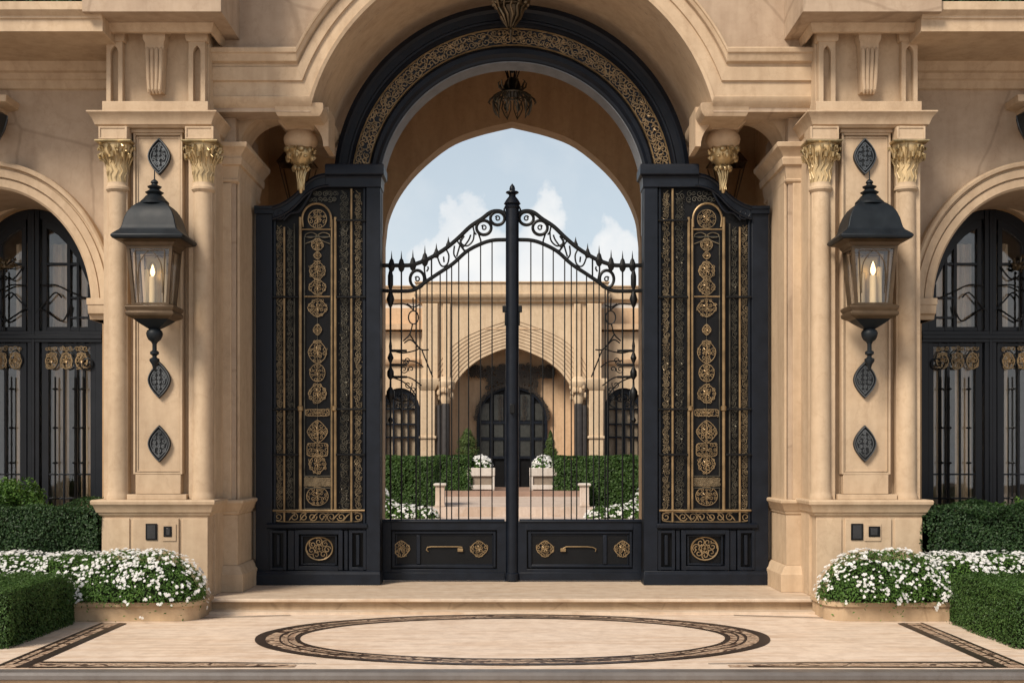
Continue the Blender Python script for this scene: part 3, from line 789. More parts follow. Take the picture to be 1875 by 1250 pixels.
    q.loft([(ck-.16, ck+.16, yw-.12, yw+.02, zw(250)), (ck-.20, ck+.20, yw-.25, yw+.02, zw(215)), (ck-.22, ck+.22, yw-.28, yw+.02, zw(206)), (ck-.34, ck+.34, yw-.36, yw+.02, zw(202)), (ck-.35, ck+.35, yw-.37, yw+.02, zw(190))]); wp(q, 'keystone')
    # window: back wall with ring, frame, leaves
    yv = .38; zv = lambda p: Z(p, yv); uv = U(62, yv); kk = lambda n_: M(n_, yv)
    a_w, b_w = kk(129), kk(192); zsw = zv(575)
    arcw = [(uv + a_w*math.cos(PI-PI*i/36), zsw + b_w*math.sin(PI-PI*i/36)) for i in range(37)]
    q = MB(s); q.wall_opening(uv-2.2, uv+2.2, GZ-.1, 7.0, .305, .62, [(uv-a_w, GZ-.1)] + arcw + [(uv+a_w, GZ-.1)]); wp(q, 'window_reveal', S_INNER, 0)
    rg = []
    for d_, yy in ((0, .30), (0, .22), (.03, .20), (.05, .24), (.07, .24), (.10, .20), (.13, .22), (.13, .30)):
        rg.append([(uv + (a_w+d_)*math.cos(PI-PI*i/36), yy, zsw + (b_w+d_)*math.sin(PI-PI*i/36)) for i in range(37)])
    wp(MB(s).sweep(rg), 'inner_ring', bevel=0)
    win = thing_win = None
    fr = MB(s)
    y0, y1 = yv, yv+.10
    OUTA = [(uv-a_w, GZ)] + arcw + [(uv+a_w, GZ)]
    ti = kk(17)
    INA = [(uv-a_w+ti, GZ)] + [(uv + (a_w-ti)*math.cos(PI-PI*i/36), zsw + (b_w-ti)*math.sin(PI-PI*i/36)) for i in range(37)] + [(uv+a_w-ti, GZ)]
    fr.strip(OUTA, INA, y0, y1)
    fr.box(uv-kk(11), uv+kk(11), y0-.02, y1-.01, GZ, zsw+b_w-.01)
    fr.box(uv-kk(3), uv+kk(3), y0-.035, y0-.019, GZ, zsw+b_w-.03)
    fr.box(uv-a_w+.02, uv+a_w-.02, y0-.03, y1-.012, zv(627), zv(606))
    fr.box(uv-a_w+.02, uv+a_w-.02, y0-.045, y0-.029, zv(621), zv(613))
    wf = fr.build('arched_window', WFRAME, GH, bevel=.006)
    MN = MB(s)
    for f in (-1, 1):
        # upper leaf: stile rim, muntins
        def xx(o_): return uv + f*kk(o_)
        def vb(o_, w_, p0, p1): 
            a0, a1 = sorted((xx(o_-w_/2), xx(o_+w_/2))); MN.box(a0, a1, y0+.01, y0+.05, zv(p0), zv(p1))
        def hb(o0, o1, p, w_):
            a0, a1 = sorted((xx(o0), xx(o1))); MN.box(a0, a1, y0+.016, y0+.045, zv(p+w_/2), zv(p-w_/2))
        vb(19, 8, 606, 400); vb(63, 6, 606, 410); vb(80, 5, 606, 430); vb(108, 20, 606, 520)
        # arched head of the leaf glass
        A = [(xx(15), zv(416)), (xx(30), zv(421)), (xx(46), zv(432)), (xx(60), zv(447)), (xx(80), zv(475)), (xx(100), zv(520)), (xx(112), zv(575))]
        Bq = [(xx(15), zv(392)), (xx(31), zv(395)), (xx(48), zv(404)), (xx(66), zv(420)), (xx(88), zv(450)), (xx(108), zv(505)), (xx(118), zv(575))]
        if f > 0: MN.strip(A, Bq, y0+.005, y0+.055)
        else: MN.strip(A, Bq, y0+.005, y0+.055)
        hb(15, 110, 483, 5); hb(60, 112, 545, 4); hb(60, 112, 581, 4); hb(15, 118, 602, 8)
        # lower leaf
        vb(20, 12, 1010, 627); vb(112, 18, 1010, 627); vb(76, 5, 960, 627); vb(91, 5, 960, 627); vb(54, 3, 960, 627)
        hb(14, 118, 631, 6)
        for p in (912, 868): hb(24, 104, p, 3)
        a0, a1 = sorted((xx(14), xx(118))); MN.box(a0, a1, y0+.005, y0+.06, GZ, zv(950))
    MN.build('muntins', WFRAME, wf, bevel=.003)
    G = MB(s); G.prism([(uv-a_w+.03, GZ+.05)] + [(uv + (a_w-.03)*math.cos(PI-PI*i/36), zsw + (b_w-.03)*math.sin(PI-PI*i/36)) for i in range(37)] + [(uv+a_w-.03, GZ+.05)], y0+.055, y0+.061)
    G.build('glass', GLASS, wf, smooth=0)
    I = MB(s); G2 = MB(s); rd = random.Random(77+s)
    yi = y0-.012
    for f in (-1, 1):
        def xx(o_): return uv + f*kk(o_)
        for o_ in (76, 91, 40):
            I.tube([(xx(o_), yi, zv(950)), (xx(o_), yi, zv(690))], .011, 6)
            for p in (712, 783, 847, 912): 
                I.tube([(xx(o_-5), yi, zv(p)), (xx(o_), yi-.008, zv(p)), (xx(o_+5), yi, zv(p))], [.006, .022, .006], 6)
        for o_ in (33, 60, 88):
            G3 = MB(s); medallion(G3, rd, xx(o_), zv(660), kk(11), kk(15), yi, .008, 'tear', kk(10))
            I.tube(at_y(medallion_outline(xx(o_), zv(658), kk(13), kk(18), 'tear'), yi+.006), .009, 4, closed=True)
            fill_curls(G3, rd, lambda a_, b_: True, xx(o_)-kk(12), xx(o_)+kk(12), zv(645), zv(632), yi, .006, kk(9)); G3.build('gilt_medallion', OLDG, wf)
        I.tube(at_y(spiral(xx(98), zv(665), kk(14), kk(3), 0, 1.5*f, 16), yi), .012, 5)
        # branching scroll across the upper leaf
        S_ = smooth_pts([(xx(4), zv(574)), (xx(14), zv(566)), (xx(34), zv(578)), (xx(52), zv(588)), (xx(62), zv(575)), (xx(66), zv(560))], 5)
        I.tube(at_y(S_, yi), .011, 5)
        I.tube(at_y(smooth_pts([(xx(14), zv(523)), (xx(40), zv(522)), (xx(66), zv(534)), (xx(98), zv(548))], 5), yi), .010, 5)
        if f < 0 or True:
            hx = -62 if f > 0 else 52
        I.tube(at_y(smooth_pts([(xx(6), zv(571)), (xx(24), zv(552)), (xx(40), zv(536)), (xx(52), zv(545))], 5), yi), .010, 5)
    # flowering finial on the inner leaf (towards the outside of the frame)
    hx = uv + kk(53)
    I.tube([(hx, yi, zv(606)), (hx, yi, zv(495))], .012, 6)
    for q_ in range(26):
        a = rd.uniform(0, 2*PI); rad = kk(26)*math.sqrt(rd.random())
        px_, pz_ = hx + rad*math.cos(a), zv(484) + .55*rad*math.sin(a)
        G2.tube([(hx, yi, zv(490)), (px_-.01, yi, pz_), (px_, yi-.02, pz_+.012), (px_+.02, yi, pz_+rd.uniform(-.02, .02))], [.003, .006, .020, .005], 5)
    for d_ in (-1, 1): I.tube(at_y(smooth_pts([(hx, zv(505)), (hx+d_*kk(14), zv(512)), (hx+d_*kk(28), zv(498)), (hx+d_*kk(34), zv(488))], 5), yi), .011, 5)
    I.build('ironwork', IRON, wf); G2.build('gilt_flowers', DULLG, wf)
    # room behind: curtains and dark walls
    R_ = MB(s); rx0, rx1 = uv-1.5, uv+1.5
    R_.add([(rx0, .63, GZ), (rx1, .63, GZ), (rx1, 2.8, GZ), (rx0, 2.8, GZ), (rx0, .63, 6.5), (rx1, .63, 6.5), (rx1, 2.8, 6.5), (rx0, 2.8, 6.5)], [(0, 1, 2, 3), (4, 5, 6, 7), (1, 2, 6, 5), (0, 3, 7, 4), (2, 3, 7, 6)])
    R_.build('dark_room', ROOM, wf, smooth=0)
    for c0_, c1_ in ((-.86, -.50), (-.34, -.12), (.10, .34), (.56, .86)):
        cu_ = MB(s); A = []; n_ = 40
        for i in range(n_+1):
            t_ = i/n_; A.append((uv + c0_ + (c1_-c0_)*t_, .66 + .03*math.sin(t_*(c1_-c0_)*62) + .012*math.sin(t_*31)))
        vs = []; fs = []
        for (a_, b_) in A: vs += [(a_, b_, GZ+.02), (a_, b_, zv(440))]
        for i in range(n_): fs.append((2*i, 2*i+2, 2*i+3, 2*i+1))
        cu_.add(vs, fs); cu_.build('curtain', CURT, wf, fixn=False)

for s in (-1, 1): side_parts(s)

# vestibule behind the gate
yr = 3.0
zr = lambda p: Z(p, yr)
hp = [(233, 459), (231, 440), (226, 408), (207, 365), (172, 320), (117, 274), (65, 252), (0, 236)]
hp = [(M(a, yr)*1.012, zr(b - 13)) for a, b in hp]
hp = smooth_pts(hp, 4)
half = [(M(234, yr)*1.012, 0)] + hp
pts = [(-a, b) for a, b in half] + [(a, b) for a, b in reversed(half[:-1])]
MB().wall_opening(-4.4, 4.4, 0, 7.4, yr, yr+.36, pts).build('rear_wall', S_INNER, GH)
MB().box(-4.4, 4.4, -.9, yr+.4, 7.42, 7.7).build('ceiling', S_INNER, GH)
for s in (-1, 1):
    MB(s).box(3.56, 4.38, -.40, yr-.002, 0, 7.415).build('vestibule_wall', S_INNER, GH)
MB().box(-9.5, 9.5, -.8, yr+.6, 8.62, 8.9).build('roof', S_TRIM, GH)  # out-of-view cover added so no light leaks in from above
for s in (-1, 1): MB(s).box(4.45, 9.5, .65, yr+.6, 6.6, 8.6).build('upper_wall', S_WALL, GH)
for s in (-1, 1): MB(s).box(4.41, 9.5, 2.9, yr+.35, -.1, 6.6).build('back_wall', S_WALL, GH)
for s in (-1, 1): MB(s).box(9.2, 9.5, .32, 2.88, -.1, 6.6).build('end_wall', S_WALL, GH)

# =================================================================== GATE ARCH (black, with gilt band)
GA = thing('gate_arch', 'black arched transom with pierced gilt scroll band above the gate', 'gate arch', (0, .05, 4.8))
def cring(Rp, cp, y, n=72, ext=.45):
    R = M(Rp, 0); c = Z(cp, 0)
    P = [(-R, y, c-ext)] + [(x, y, z) for x, z in arc(0, c, R, R, PI, 0, n)] + [(R, y, c-ext)]
    return P
ring_specs = [(326, 335, .16), (326, 335, -.02), (318, 337, -.045), (314, 338, -.02), (304, 341, -.02), (302, 342, -.05), (299, 343, -.05), (297, 344, -.0), (295, 345.5, .02), (265, 349, .02), (263, 350, -.02), (260, 351, -.04), (254, 354, -.045), (250, 356, -.01), (246.5, 357, -.005), (246, 357.5, .02), (246, 357.5, .16)]
MB().sweep([cring(a, b, y) for a, b, y in ring_specs]).build('arch_frame', BLACK, GA, smooth=30)
MB().sweep([cring(244.5, 357.5, .022), cring(245.9, 357.4, .022), cring(245.9, 357.4, .24), cring(240, 358.5, .24)]).build('arch_lining', metal_paint('lining_paint', (.16, .17, .185), .5), GA, smooth=30)
gb = MB(); rnd = random.Random(3)
for Rp, cp in ((293.5, 345.6), (266.5, 348.8)): gb.tube([(x, .012, z) for x, _, z in cring(Rp, cp, 0)], .011, 5)
gb.build('gilt_rim', OLDG, GA)
gb = MB()
nb = 96
for i in range(nb):
    t = .02 + (PI-.04)*(i+.5)/nb
    Rm = M(280, 0); c = Z(347, 0); w = M(26, 0)
    P0 = Vector((Rm*math.cos(t), 0, c + Rm*math.sin(t))); er = Vector((math.cos(t), 0, math.sin(t))); et = Vector((-math.sin(t), 0, math.cos(t)))
    for q in range(2):
        f = (-1)**(i+q)
        cc = P0 + er*(w*.25*f + rnd.uniform(-.008, .008)) + et*rnd.uniform(-.012, .012)
        gb.tube(at_y(spiral(cc.x, cc.z, w*rnd.uniform(.24, .32), w*.06, rnd.uniform(0, 6.28), rnd.choice((-1, 1))*rnd.uniform(1.0, 1.4), 10), .006 + rnd.uniform(-.004, .004)), .0075, 4)
    cc = P0 + er*rnd.uniform(-.3, .3)*w
    a = rnd.uniform(0, PI)
    gb.tube([(cc.x-.03*math.cos(a), .004, cc.z-.03*math.sin(a)), (cc.x, -.004, cc.z), (cc.x+.03*math.cos(a), .004, cc.z+.03*math.sin(a))], [.004, .013, .003], 4)
wv = [(( M(280, 0) + M(7, 0)*math.sin(24*t*2))*math.cos(t), Z(347, 0) + (M(280, 0) + M(7, 0)*math.sin(24*t*2))*math.sin(t)) for t in [PI*i/300 for i in range(301)]]
gb.tube(at_y(wv, .006), .008, 4)
gb.build('gilt_scrollwork', metal_paint('shaded_gilt', (.22, .15, .078), .42, metallic=.5, var=.5), GA)  # darker gilt: shade on the arch band is put into the colour

# =================================================================== SIDE PANELS
def side_panel(s):
    y = -.30; u = lambda p: U(p, y); z = lambda p: Z(p, y); k = lambda n_: M(n_, y)
    w = 'left' if s < 0 else 'right'
    root = thing('gate_side_panel', 'tall fixed black panel with gilt medallions on the %s of the gate' % w, 'gate panel', (s*u(582), y, 0), 'ornate panels flanking the gate')
    curve = [(500, 378), (512, 374), (522, 369), (534, 361), (545, 351), (556, 339), (566, 330), (577, 323), (590, 319), (603, 317)]
    cu = smooth_pts([(u(a), z(b)) for a, b in curve], 4)
    out = [(u(697), .0), (u(697), z(330)), (u(604), z(330))] 
    body = MB(s)
    top = list(reversed(cu))
    body.prism([(u(697), 0.001), (u(697), z(332))] + [(a, b-.09) for a, b in top] + [(u(468), z(386)), (u(468), 0.001)], y+.05, y+.20)
    bo = body.build('panel_body', BLACK2, root)
    f = MB(s)
    # outer stiles
    f.box(u(499), u(468)-.001, y-.01, y+.22, .15, z(388)); f.box(u(696.5), u(671), y-.03, y+.24, .15, z(344))
    f.box(u(669.5), u(664.5), y+.0, y+.06, .62, z(344)); f.box(u(505), u(500), y+.01, y+.06, .62, z(392))
    f.build('stile', BLACK, root, bevel=.006)
    # cap of the post
    c = MB(s)
    c.loft([(u(698), u(598), y-.05, y+.30, z(344)), (u(699), u(597), y-.05, y+.30, z(328)), (u(699.5), u(597), y-.055, y+.31, z(327)), (u(699.5), u(597), y-.055, y+.31, z(325.5)), (u(704), u(597), y-.10, y+.34, z(322)), (u(704), u(597), y-.10, y+.34, z(306)), (u(703), u(598), y-.09, y+.33, z(303))])
    c.build('post_cap', BLACK, root, bevel=.006)
    # scrolled shoulder
    sh = MB(s)
    A = [(a, b+.0) for a, b in cu]; B_ = [(a, b-k(26)) for a, b in cu]
    sh.strip(A, B_, y-.04, y+.24)
    sh.tube([(a, y-.045, b-k(5)) for a, b in cu], .022, 6); sh.tube([(a, y-.042, b-k(24)) for a, b in cu], .016, 6)
    sh.box(u(500), u(467), y-.045, y+.24, z(392), z(378)); sh.box(u(500), u(467), y-.06, y+.24, z(384), z(379))
    sh.tube(at_y(spiral(u(514), z(392), k(14), k(3), PI*.6, -1.4, 20), y-.03), .014, 6)
    sh.tube(at_y(smooth_pts([(u(520), z(404)), (u(532), z(392)), (u(548), z(388)), (u(560), z(372)), (u(572), z(350))], 5), y-.03), .014, 6)
    sh.build('shoulder', BLACK, root, bevel=0)
    # lower part: plinth, ledge, framed panels
    b = MB(s)
    b.loft([(u(697.5), u(467), y-.07, y+.26, 0.002), (u(697.5), u(467), y-.07, y+.26, z(1050)), (u(696.5), u(468), y-.05, y+.26, z(1046)), (u(696.5), u(468), y-.05, y+.26, z(1044))])
    b.build('plinth', BLACK, root, bevel=.006)
    b = MB(s)
    b.loft([(u(672), u(490), y-.03, y+.06, z(968)), (u(673), u(489), y-.05, y+.06, z(965)), (u(673), u(489), y-.055, y+.06, z(959)), (u(672), u(490), y-.03, y+.06, z(957))])
    b.build('ledge', BLACK, root, bevel=.004)
    def frm(mb, a, bb, p0, p1, w_, ya, yb_):
        x0, x1 = sorted((u(a), u(bb))); z0, z1 = sorted((z(p0), z(p1)))
        mb.box(x0, x0+w_, ya, yb_, z0, z1); mb.box(x1-w_, x1, ya, yb_, z0, z1); mb.box(x0+w_, x1-w_, ya, yb_, z0, z0+w_); mb.box(x0+w_, x1-w_, ya, yb_, z1-w_, z1)
    L = MB(s)
    frm(L, 540, 628, 970, 1043, .05, y-.03, y+.055); frm(L, 551, 617, 979, 1034, .02, y+.005, y+.055)
    for a in (493, 639):
        frm(L, a, a+32, 970, 1043, .035, y-.02, y+.055)
        L.box(u(a+19), u(a+13), y+.0, y+.055, z(1034), z(979))
    L.box(u(539), u(527), y-.005, y+.055, z(1043), z(970)); L.box(u(637), u(630), y-.005, y+.055, z(1043), z(970))
    L.build('lower_panel', BLACK, root, bevel=.005)
    rd = random.Random(21+s)
    r_ = MB(s); cx_, cz_ = u(584), z(1004); yo = y+.03
    r_.tube(at_y(medallion_outline(cx_, cz_, k(24.5), k(21), 'round', 36), yo), .010, 5, closed=True)
    for q in range(7):
        a = q*2*PI/7 + .3*s; r_.tube(at_y(spiral(cx_+k(15)*math.cos(a), cz_+k(12.5)*math.sin(a), k(7.5)*rd.uniform(.85, 1.15), k(1.6), a + rd.uniform(-1, 1), (1 if rd.random() < .6 else -1)*rd.uniform(1.1, 1.5), 14), yo), .0072, 4)
    for q in range(4):
        a = q*PI/2 + .5; r_.tube(at_y(spiral(cx_+k(5)*math.cos(a), cz_+k(4.5)*math.sin(a), k(5), k(1.4), a, 1.2, 12), yo), .0065, 4)
    r_.build('rosette', OLDG, root, label='round gilt scroll rosette on the lower panel')
    # filigree strips
    yf = y+.025
    for (a, b_, p0, p1, mt) in ((502, 519, 935, 412, DULLG), (523, 537, 935, 415, DIMG), (620, 640, 935, 348, DIMG), (647, 663, 935, 348, DULLG)):
        q = MB(s); filigree_strip(q, rd, u(b_), u(a), z(p0), z(p1), yf, .0044, .075)
        filigree_strip(q, rd, u(b_), u(a), z(p0), z(p1), yf+.01, .0036, .055)
        for _ in range(int(abs(p0-p1)*.22)): q.ball((rd.uniform(u(b_), u(a)), yf-.006, z(rd.uniform(p1, p0))), rd.uniform(.004, .008), 6)
        q.build('filigree', mt, root)
    q = MB(s); fill_curls(q, rd, lambda a_, b_: True, u(617), u(562), z(370), z(348), yf, .006, k(10)); q.build('filigree', DIMG, root)
    # bottom scroll band
    q = MB(s)
    q.tube(at_y(medallion_outline((u(662)+u(502))/2, z(946), (u(502)-u(662))/2, k(9), 'box', 40), yf), .006, 4, closed=True)
    for i, a in enumerate((509, 538, 556, 572, 590, 606, 624, 655)):
        q.tube(at_y(spiral(u(a), z(946), k(8), k(2), i, (1 if i % 2 else -1)*1.3, 14), yf), .007, 4)
    for i in range(6): 
        a = 528 + i*20; q.tube(at_y(smooth_pts([(u(a), z(953)), (u(a+7), z(944)), (u(a+13), z(939))], 3), yf), [.004]+[.009]*5+[.004], 4)
    q.build('scroll_band', OLDG, root)
    # rods and crossbars
    for a, p0, p1, w_, mt in ((520.5, 955, 416, .013, OLDG), (550, 932, 398, .019, OLDG), (607.5, 932, 402, .012, OLDG), (614, 932, 398, .017, OLDG), (643.5, 955, 346, .014, OLDG), (539, 930, 410, .010, DIMG)):
        MB(s).tube([(u(a), y-.005, z(p0)), (u(a), y-.005, z(p1))], w_, 8).build('rod', mt, root)
    for a, b_, p in ((500, 546, 544), (616, 670, 544), (500, 546, 749), (616, 670, 749), (500, 546, 832), (616, 668, 832), (616, 670, 404)):
        MB(s).tube([(u(b_), y-.02, z(p)), (u(a), y-.02, z(p))], .014, 8).build('crossbar', IRON, root)
    MB(s).tube([(u(668), y-.015, z(934)), (u(500), y-.015, z(934))], .013, 6).build('gilt_rail', OLDG, root)
    MB(s).tube([(u(604), y-.0, z(543)), (u(557), y-.0, z(543))], .009, 6).build('gilt_rail', OLDG, root)
    for a in (550, 612): MB(s).lathe(u(a), y-.005, [(.012, z(753)), (.035, z(751)), (.035, z(744)), (.012, z(742))], 12).build('rod_collar', OLDG, root)
    # middle panel: arched frame with a chain of medallions
    q = MB(s)
    ar = [(u(606), z(416))] + [(u(580)+ (u(553.5)-u(580))*math.cos(t_), z(402) + k(29)*math.sin(t_)) for t_ in [PI - PI*i/24 for i in range(25)]] + [(u(555), z(416))]
    q.tube(at_y(ar, y-.01), .013, 6)
    q.tube([(u(608), y-.0, z(420)), (u(552), y-.0, z(420))], .009, 6)
    q.build('arch_moulding', OLDG, root)
    cx_ = u(580.5); ym = y+.03
    chain = [(400, 17, 17, 'round'), (447, 11, 11, 'tear'), (467, 7, 7, 'diamond'), (495, 15, 18, 'diamond'), (525, 16, 15, 'diamond'), (563, 18, 17, 'diamond'), (603, 8, 10, 'diamond'), (643, 17, 21, 'tear'), (682, 14, 16, 'round'), (720, 17, 18, 'diamond'), (755, 22, 6, 'box'), (790, 19, 21, 'diamond'), (823, 19, 12, 'box'), (849, 16, 18, 'diamond'), (908, 20, 17, 'round')]
    for (p, w_, h_, shp) in chain:
        q = MB(s); medallion(q, rd, cx_, z(p), k(w_), k(h_), ym, .0054, shp, k(7.6 if w_ > 12 else 5.5))
        q.build('medallion', OLDG, root)
    q = MB(s); x0, x1 = u(606), u(556); q.box(x0, x1, ym-.005, ym+.02, z(890), z(874)); fill_curls(q, rd, lambda a_, b_: True, x0, x1, z(890), z(874), ym-.008, .006, k(9)); q.build('gilt_band', DULLG, root, bevel=.003)
    q = MB(s)
    for f_ in (-1, 1):
        q.tube(at_y(smooth_pts([(cx_, z(430)), (cx_+f_*k(10), z(425)), (cx_+f_*k(21), z(428)), (cx_+f_*k(21), z(433)), (cx_+f_*k(9), z(434)), (cx_, z(430))], 4), ym), .007, 4)
        q.tube(at_y(smooth_pts([(cx_, z(432)), (cx_+f_*k(9), z(440)), (cx_+f_*k(24), z(446))], 4), ym), .006, 4)
    q.build('bow', DULLG, root)
    q = MB(s)
    q.tube([(cx_, ym+.004, z(925)), (cx_, ym+.004, z(435))], .0045, 4)
    frm(q, 556, 606, 432, 872, .012, y+.02, y+.055); frm(q, 556, 606, 892, 932, .012, y+.02, y+.055)
    q.build('chain_backing', DIMG, root)
for s in (-1, 1): side_panel(s)

# =================================================================== GATE LEAVES
def gate_leaf(s):
    y = .10; u = lambda p: U(p, y); z = lambda p: Z(p, y); k = lambda n_: M(n_, y)
    w = 'left' if s < 0 else 'right'
    extra = ' and the round meeting post' if s < 0 else ''
    root = thing('gate_leaf', '%s leaf of the black wrought iron gate with spear tips%s' % (w, extra), 'gate', (s*u(705), y, .02), 'swinging gate leaves')
    up = [(700, 486), (735, 486), (754, 485), (778, 477), (799, 466), (820, 452), (840, 435), (861, 415), (882, 401), (895, 391), (905, 387), (917, 387.5), (925, 393)]
    lo = [(700, 532), (730, 533), (757, 531), (778, 517), (802, 501), (829, 483), (855, 460), (882, 446), (903, 440), (926, 439)]
    UP = smooth_pts([(u(a), z(b)) for a, b in up], 5); LO = smooth_pts([(u(a), z(b)) for a, b in lo], 5)
    q = MB(s); q.tube(at_y(UP, y), .026, 8); q.build('top_rail', IRON, root)
    q = MB(s); q.tube(at_y(LO, y), .024, 8); q.build('lower_rail', IRON, root)
    def interp(P, x):
        P = sorted(P)
        for a, b in zip(P[:-1], P[1:]):
            if a[0] <= x <= b[0]: return a[1] + (b[1]-a[1])*(x-a[0])/max(1e-6, b[0]-a[0])
        return P[-1][1] if x > P[-1][0] else P[0][1]
    zb = z(955)
    bars = [769, 782, 791, 806, 818, 827, 840, 858, 880, 901] if s < 0 else [937.5*2-a for a in (972, 994, 1013, 1034, 1046, 1056, 1074, 1087, 1097, 1108)]
    for a in bars: MB(s).tube([(u(a), y, zb), (u(a), y, interp(LO, u(a)))], .0085, 6).build('bar', IRON, root)
    for a in (735, 762): MB(s).tube([(u(a), y, zb), (u(a), y, interp(UP if a < 750 else LO, u(a)))], .011, 6).build('bar', IRON, root)
    # knotted baluster at the hinge side
    q = MB(s); prof = [(.012, zb)]
    for p, rad in ((775, .012), (769, .035), (763, .012), (735, .012), (727, .05), (716, .05), (708, .014), (695, .012), (688, .042), (680, .042), (672, .014), (664, .014), (655, .04), (645, .014), (633, .02), (625, .012), (563, .012), (558, .03), (547, .05), (538, .03), (530, .014), (522, .034), (505, .034), (492, .012), (480, .02), (486, .03)):
        prof.append((rad, z(p)))
    prof = sorted(prof, key=lambda t_: t_[1])
    q.lathe(u(715), y, prof, 12); q.build('baluster', IRON, root)
    # spear tips
    for a, p in ((717, 486), (735, 486), (756, 484), (778, 476), (799, 464), (821, 447)):
        q = MB(s); h = 1.0 if a < 780 else (.7 if a < 810 else .5)
        q.lathe(u(a), y, [(.012, z(p+12*h)), (.03, z(p+9*h)), (.042*h+.008, z(p)), (.036*h, z(p-3)), (.020*h+.004, z(p-10*h)), (.010, z(p-13*h)), (.007, z(p-18*h)), (.001, z(p-27*h))], 8, 1, .7); q.build('spear_tip', IRON, root)
    # scroll circles between the rails
    q = MB(s)
    for a, p, rx, rz in ((911, 400, 13, 12), (886, 417, 13.5, 13), (764, 511, 13, 16)):
        q.tube(at_y(arc(u(a), z(p), k(rx), k(rz), 0, 2*PI, 28)[:-1], y), .021, 6, closed=True)
        q.tube(at_y(spiral(u(a), z(p), k(5), k(2.2), .5, 1.1, 10), y), .010, 5)
    for a0, p0, pts_ in ((0, 0, [(868, 424), (866, 440), (856, 450), (846, 447), (843, 438)]), (0, 0, [(876, 428), (880, 440), (880, 446)]), (0, 0, [(800, 468), (806, 484), (813, 488), (820, 482), (822, 468), (818, 458)]), (0, 0, [(812, 470), (813, 480)]), (0, 0, [(832, 450), (831, 466), (838, 476)]), (0, 0, [(842, 442), (850, 458), (858, 456)]), (0, 0, [(850, 432), (842, 446), (848, 452), (858, 440), (862, 430)]), (0, 0, [(778, 478), (777, 494), (780, 512)]), (0, 0, [(783, 488), (784, 492), (781, 497)]), (0, 0, [(790, 472), (790, 508)]), (0, 0, [(866, 414), (868, 424), (872, 430)]), (0, 0, [(836, 440), (852, 462)]), (0, 0, [(848, 428), (836, 470)])):
        q.tube(at_y(smooth_pts([(u(a), z(p)) for a, p in pts_], 5), y), .011, 5)
    q.build('scrollwork', IRON, root)
    # small side scrolls at the hinge bars
    q = MB(s)
    q.tube(at_y(arc(u(757), z(581), k(9), k(12), 0, 2*PI, 20)[:-1], y), .009, 5, closed=True)
    for pts_ in ([(720, 557), (738, 556), (748, 560), (756, 567)], [(745, 556), (756, 562), (768, 558)], [(755, 594), (750, 612), (738, 624)], [(750, 612), (762, 630), (772, 640), (785, 640)], [(716, 641), (735, 646), (755, 643), (768, 638)], [(756, 545), (757, 569)], [(735, 660), (760, 662), (775, 672)], [(772, 640), (780, 660), (792, 690)], [(735, 690), (752, 692), (772, 706)], [(740, 628), (752, 622), (766, 636)], [(716, 690), (740, 700), (760, 722), (758, 740), (748, 746)], [(716, 727), (735, 735), (752, 732)]):
        q.tube(at_y(smooth_pts([(u(a), z(p)) for a, p in pts_], 5), y+.004), .009, 5)
    for p in (642, 668, 690): q.tube([(u(716), y, z(p)), (u(745), y, z(p))], [.02, .016], 6)
    rd = random.Random(9)
    for i in range(7): curl(q, rd, u(rd.uniform(738, 770)), z(rd.uniform(640, 735)), k(rd.uniform(5, 9)), y, .007, 5)
    q.build('side_scrolls', IRON, root)
    # solid lower panel
    q = MB(s)
    q.box(u(926), u(701), y-.01, y+.05, .045, z(956)); q.build('kick_panel', BLACK2, root)
    q = MB(s)
    def frm(mb, a, bb, p0, p1, w_, ya, yb_):
        x0, x1 = sorted((u(a), u(bb))); z0, z1 = sorted((z(p0), z(p1)))
        mb.box(x0, x0+w_, ya, yb_, z0, z1); mb.box(x1-w_, x1, ya, yb_, z0, z1); mb.box(x0+w_, x1-w_, ya, yb_, z0, z0+w_); mb.box(x0+w_, x1-w_, ya, yb_, z1-w_, z1)
    frm(q, 701, 927, 1056, 954, .105, y-.055, y+.06); frm(q, 718, 908, 1038, 972, .03, y-.035, y-.008); frm(q, 724, 903, 1034, 978, .012, y-.02, y-.008)
    dv = 765 if s < 0 else 766
    q.box(u(dv+5), u(dv-2), y-.03, y-.008, z(1032), z(979))
    q.build('kick_frame', BLACK, root, bevel=.006)
    q = MB(s); q.loft([(u(924), u(701), y-.075, y+.07, z(955)), (u(924), u(701), y-.075, y+.07, z(952)), (u(924), u(701), y-.05, y+.05, z(950))]); q.build('kick_ledge', BLACK, root, bevel=.006)
    q = MB(s); q.box(u(924), u(700.5), y-.065, y+.055, .02, .115); q.build('kick_plinth', BLACK, root, bevel=.006)
    for a in (735, 877):
        q = MB(s); medallion(q, rd, u(a), z(1004), k(16), k(15), y-.02, .0065, 'diamond', k(8), False); q.build('medallion', OLDG, root)
    q = MB(s)
    if s < 0: hp_ = [(785, 1009), (781, 1006), (783, 1001), (790, 1000), (838, 1000), (847, 1001)]; blk = 843
    else: hp_ = [(785, 1009), (784, 1004), (790, 1001), (800, 1000), (838, 1000), (846, 1004), (848, 1007)]; blk = 844
    q.tube([(u(a), y-.03, z(p)) for a, p in hp_], .008, 6); q.box(u(blk+5), u(blk-5), y-.04, y-.01, z(1009), z(1003)); q.build('pull_bar', OLDG, root, bevel=.003)
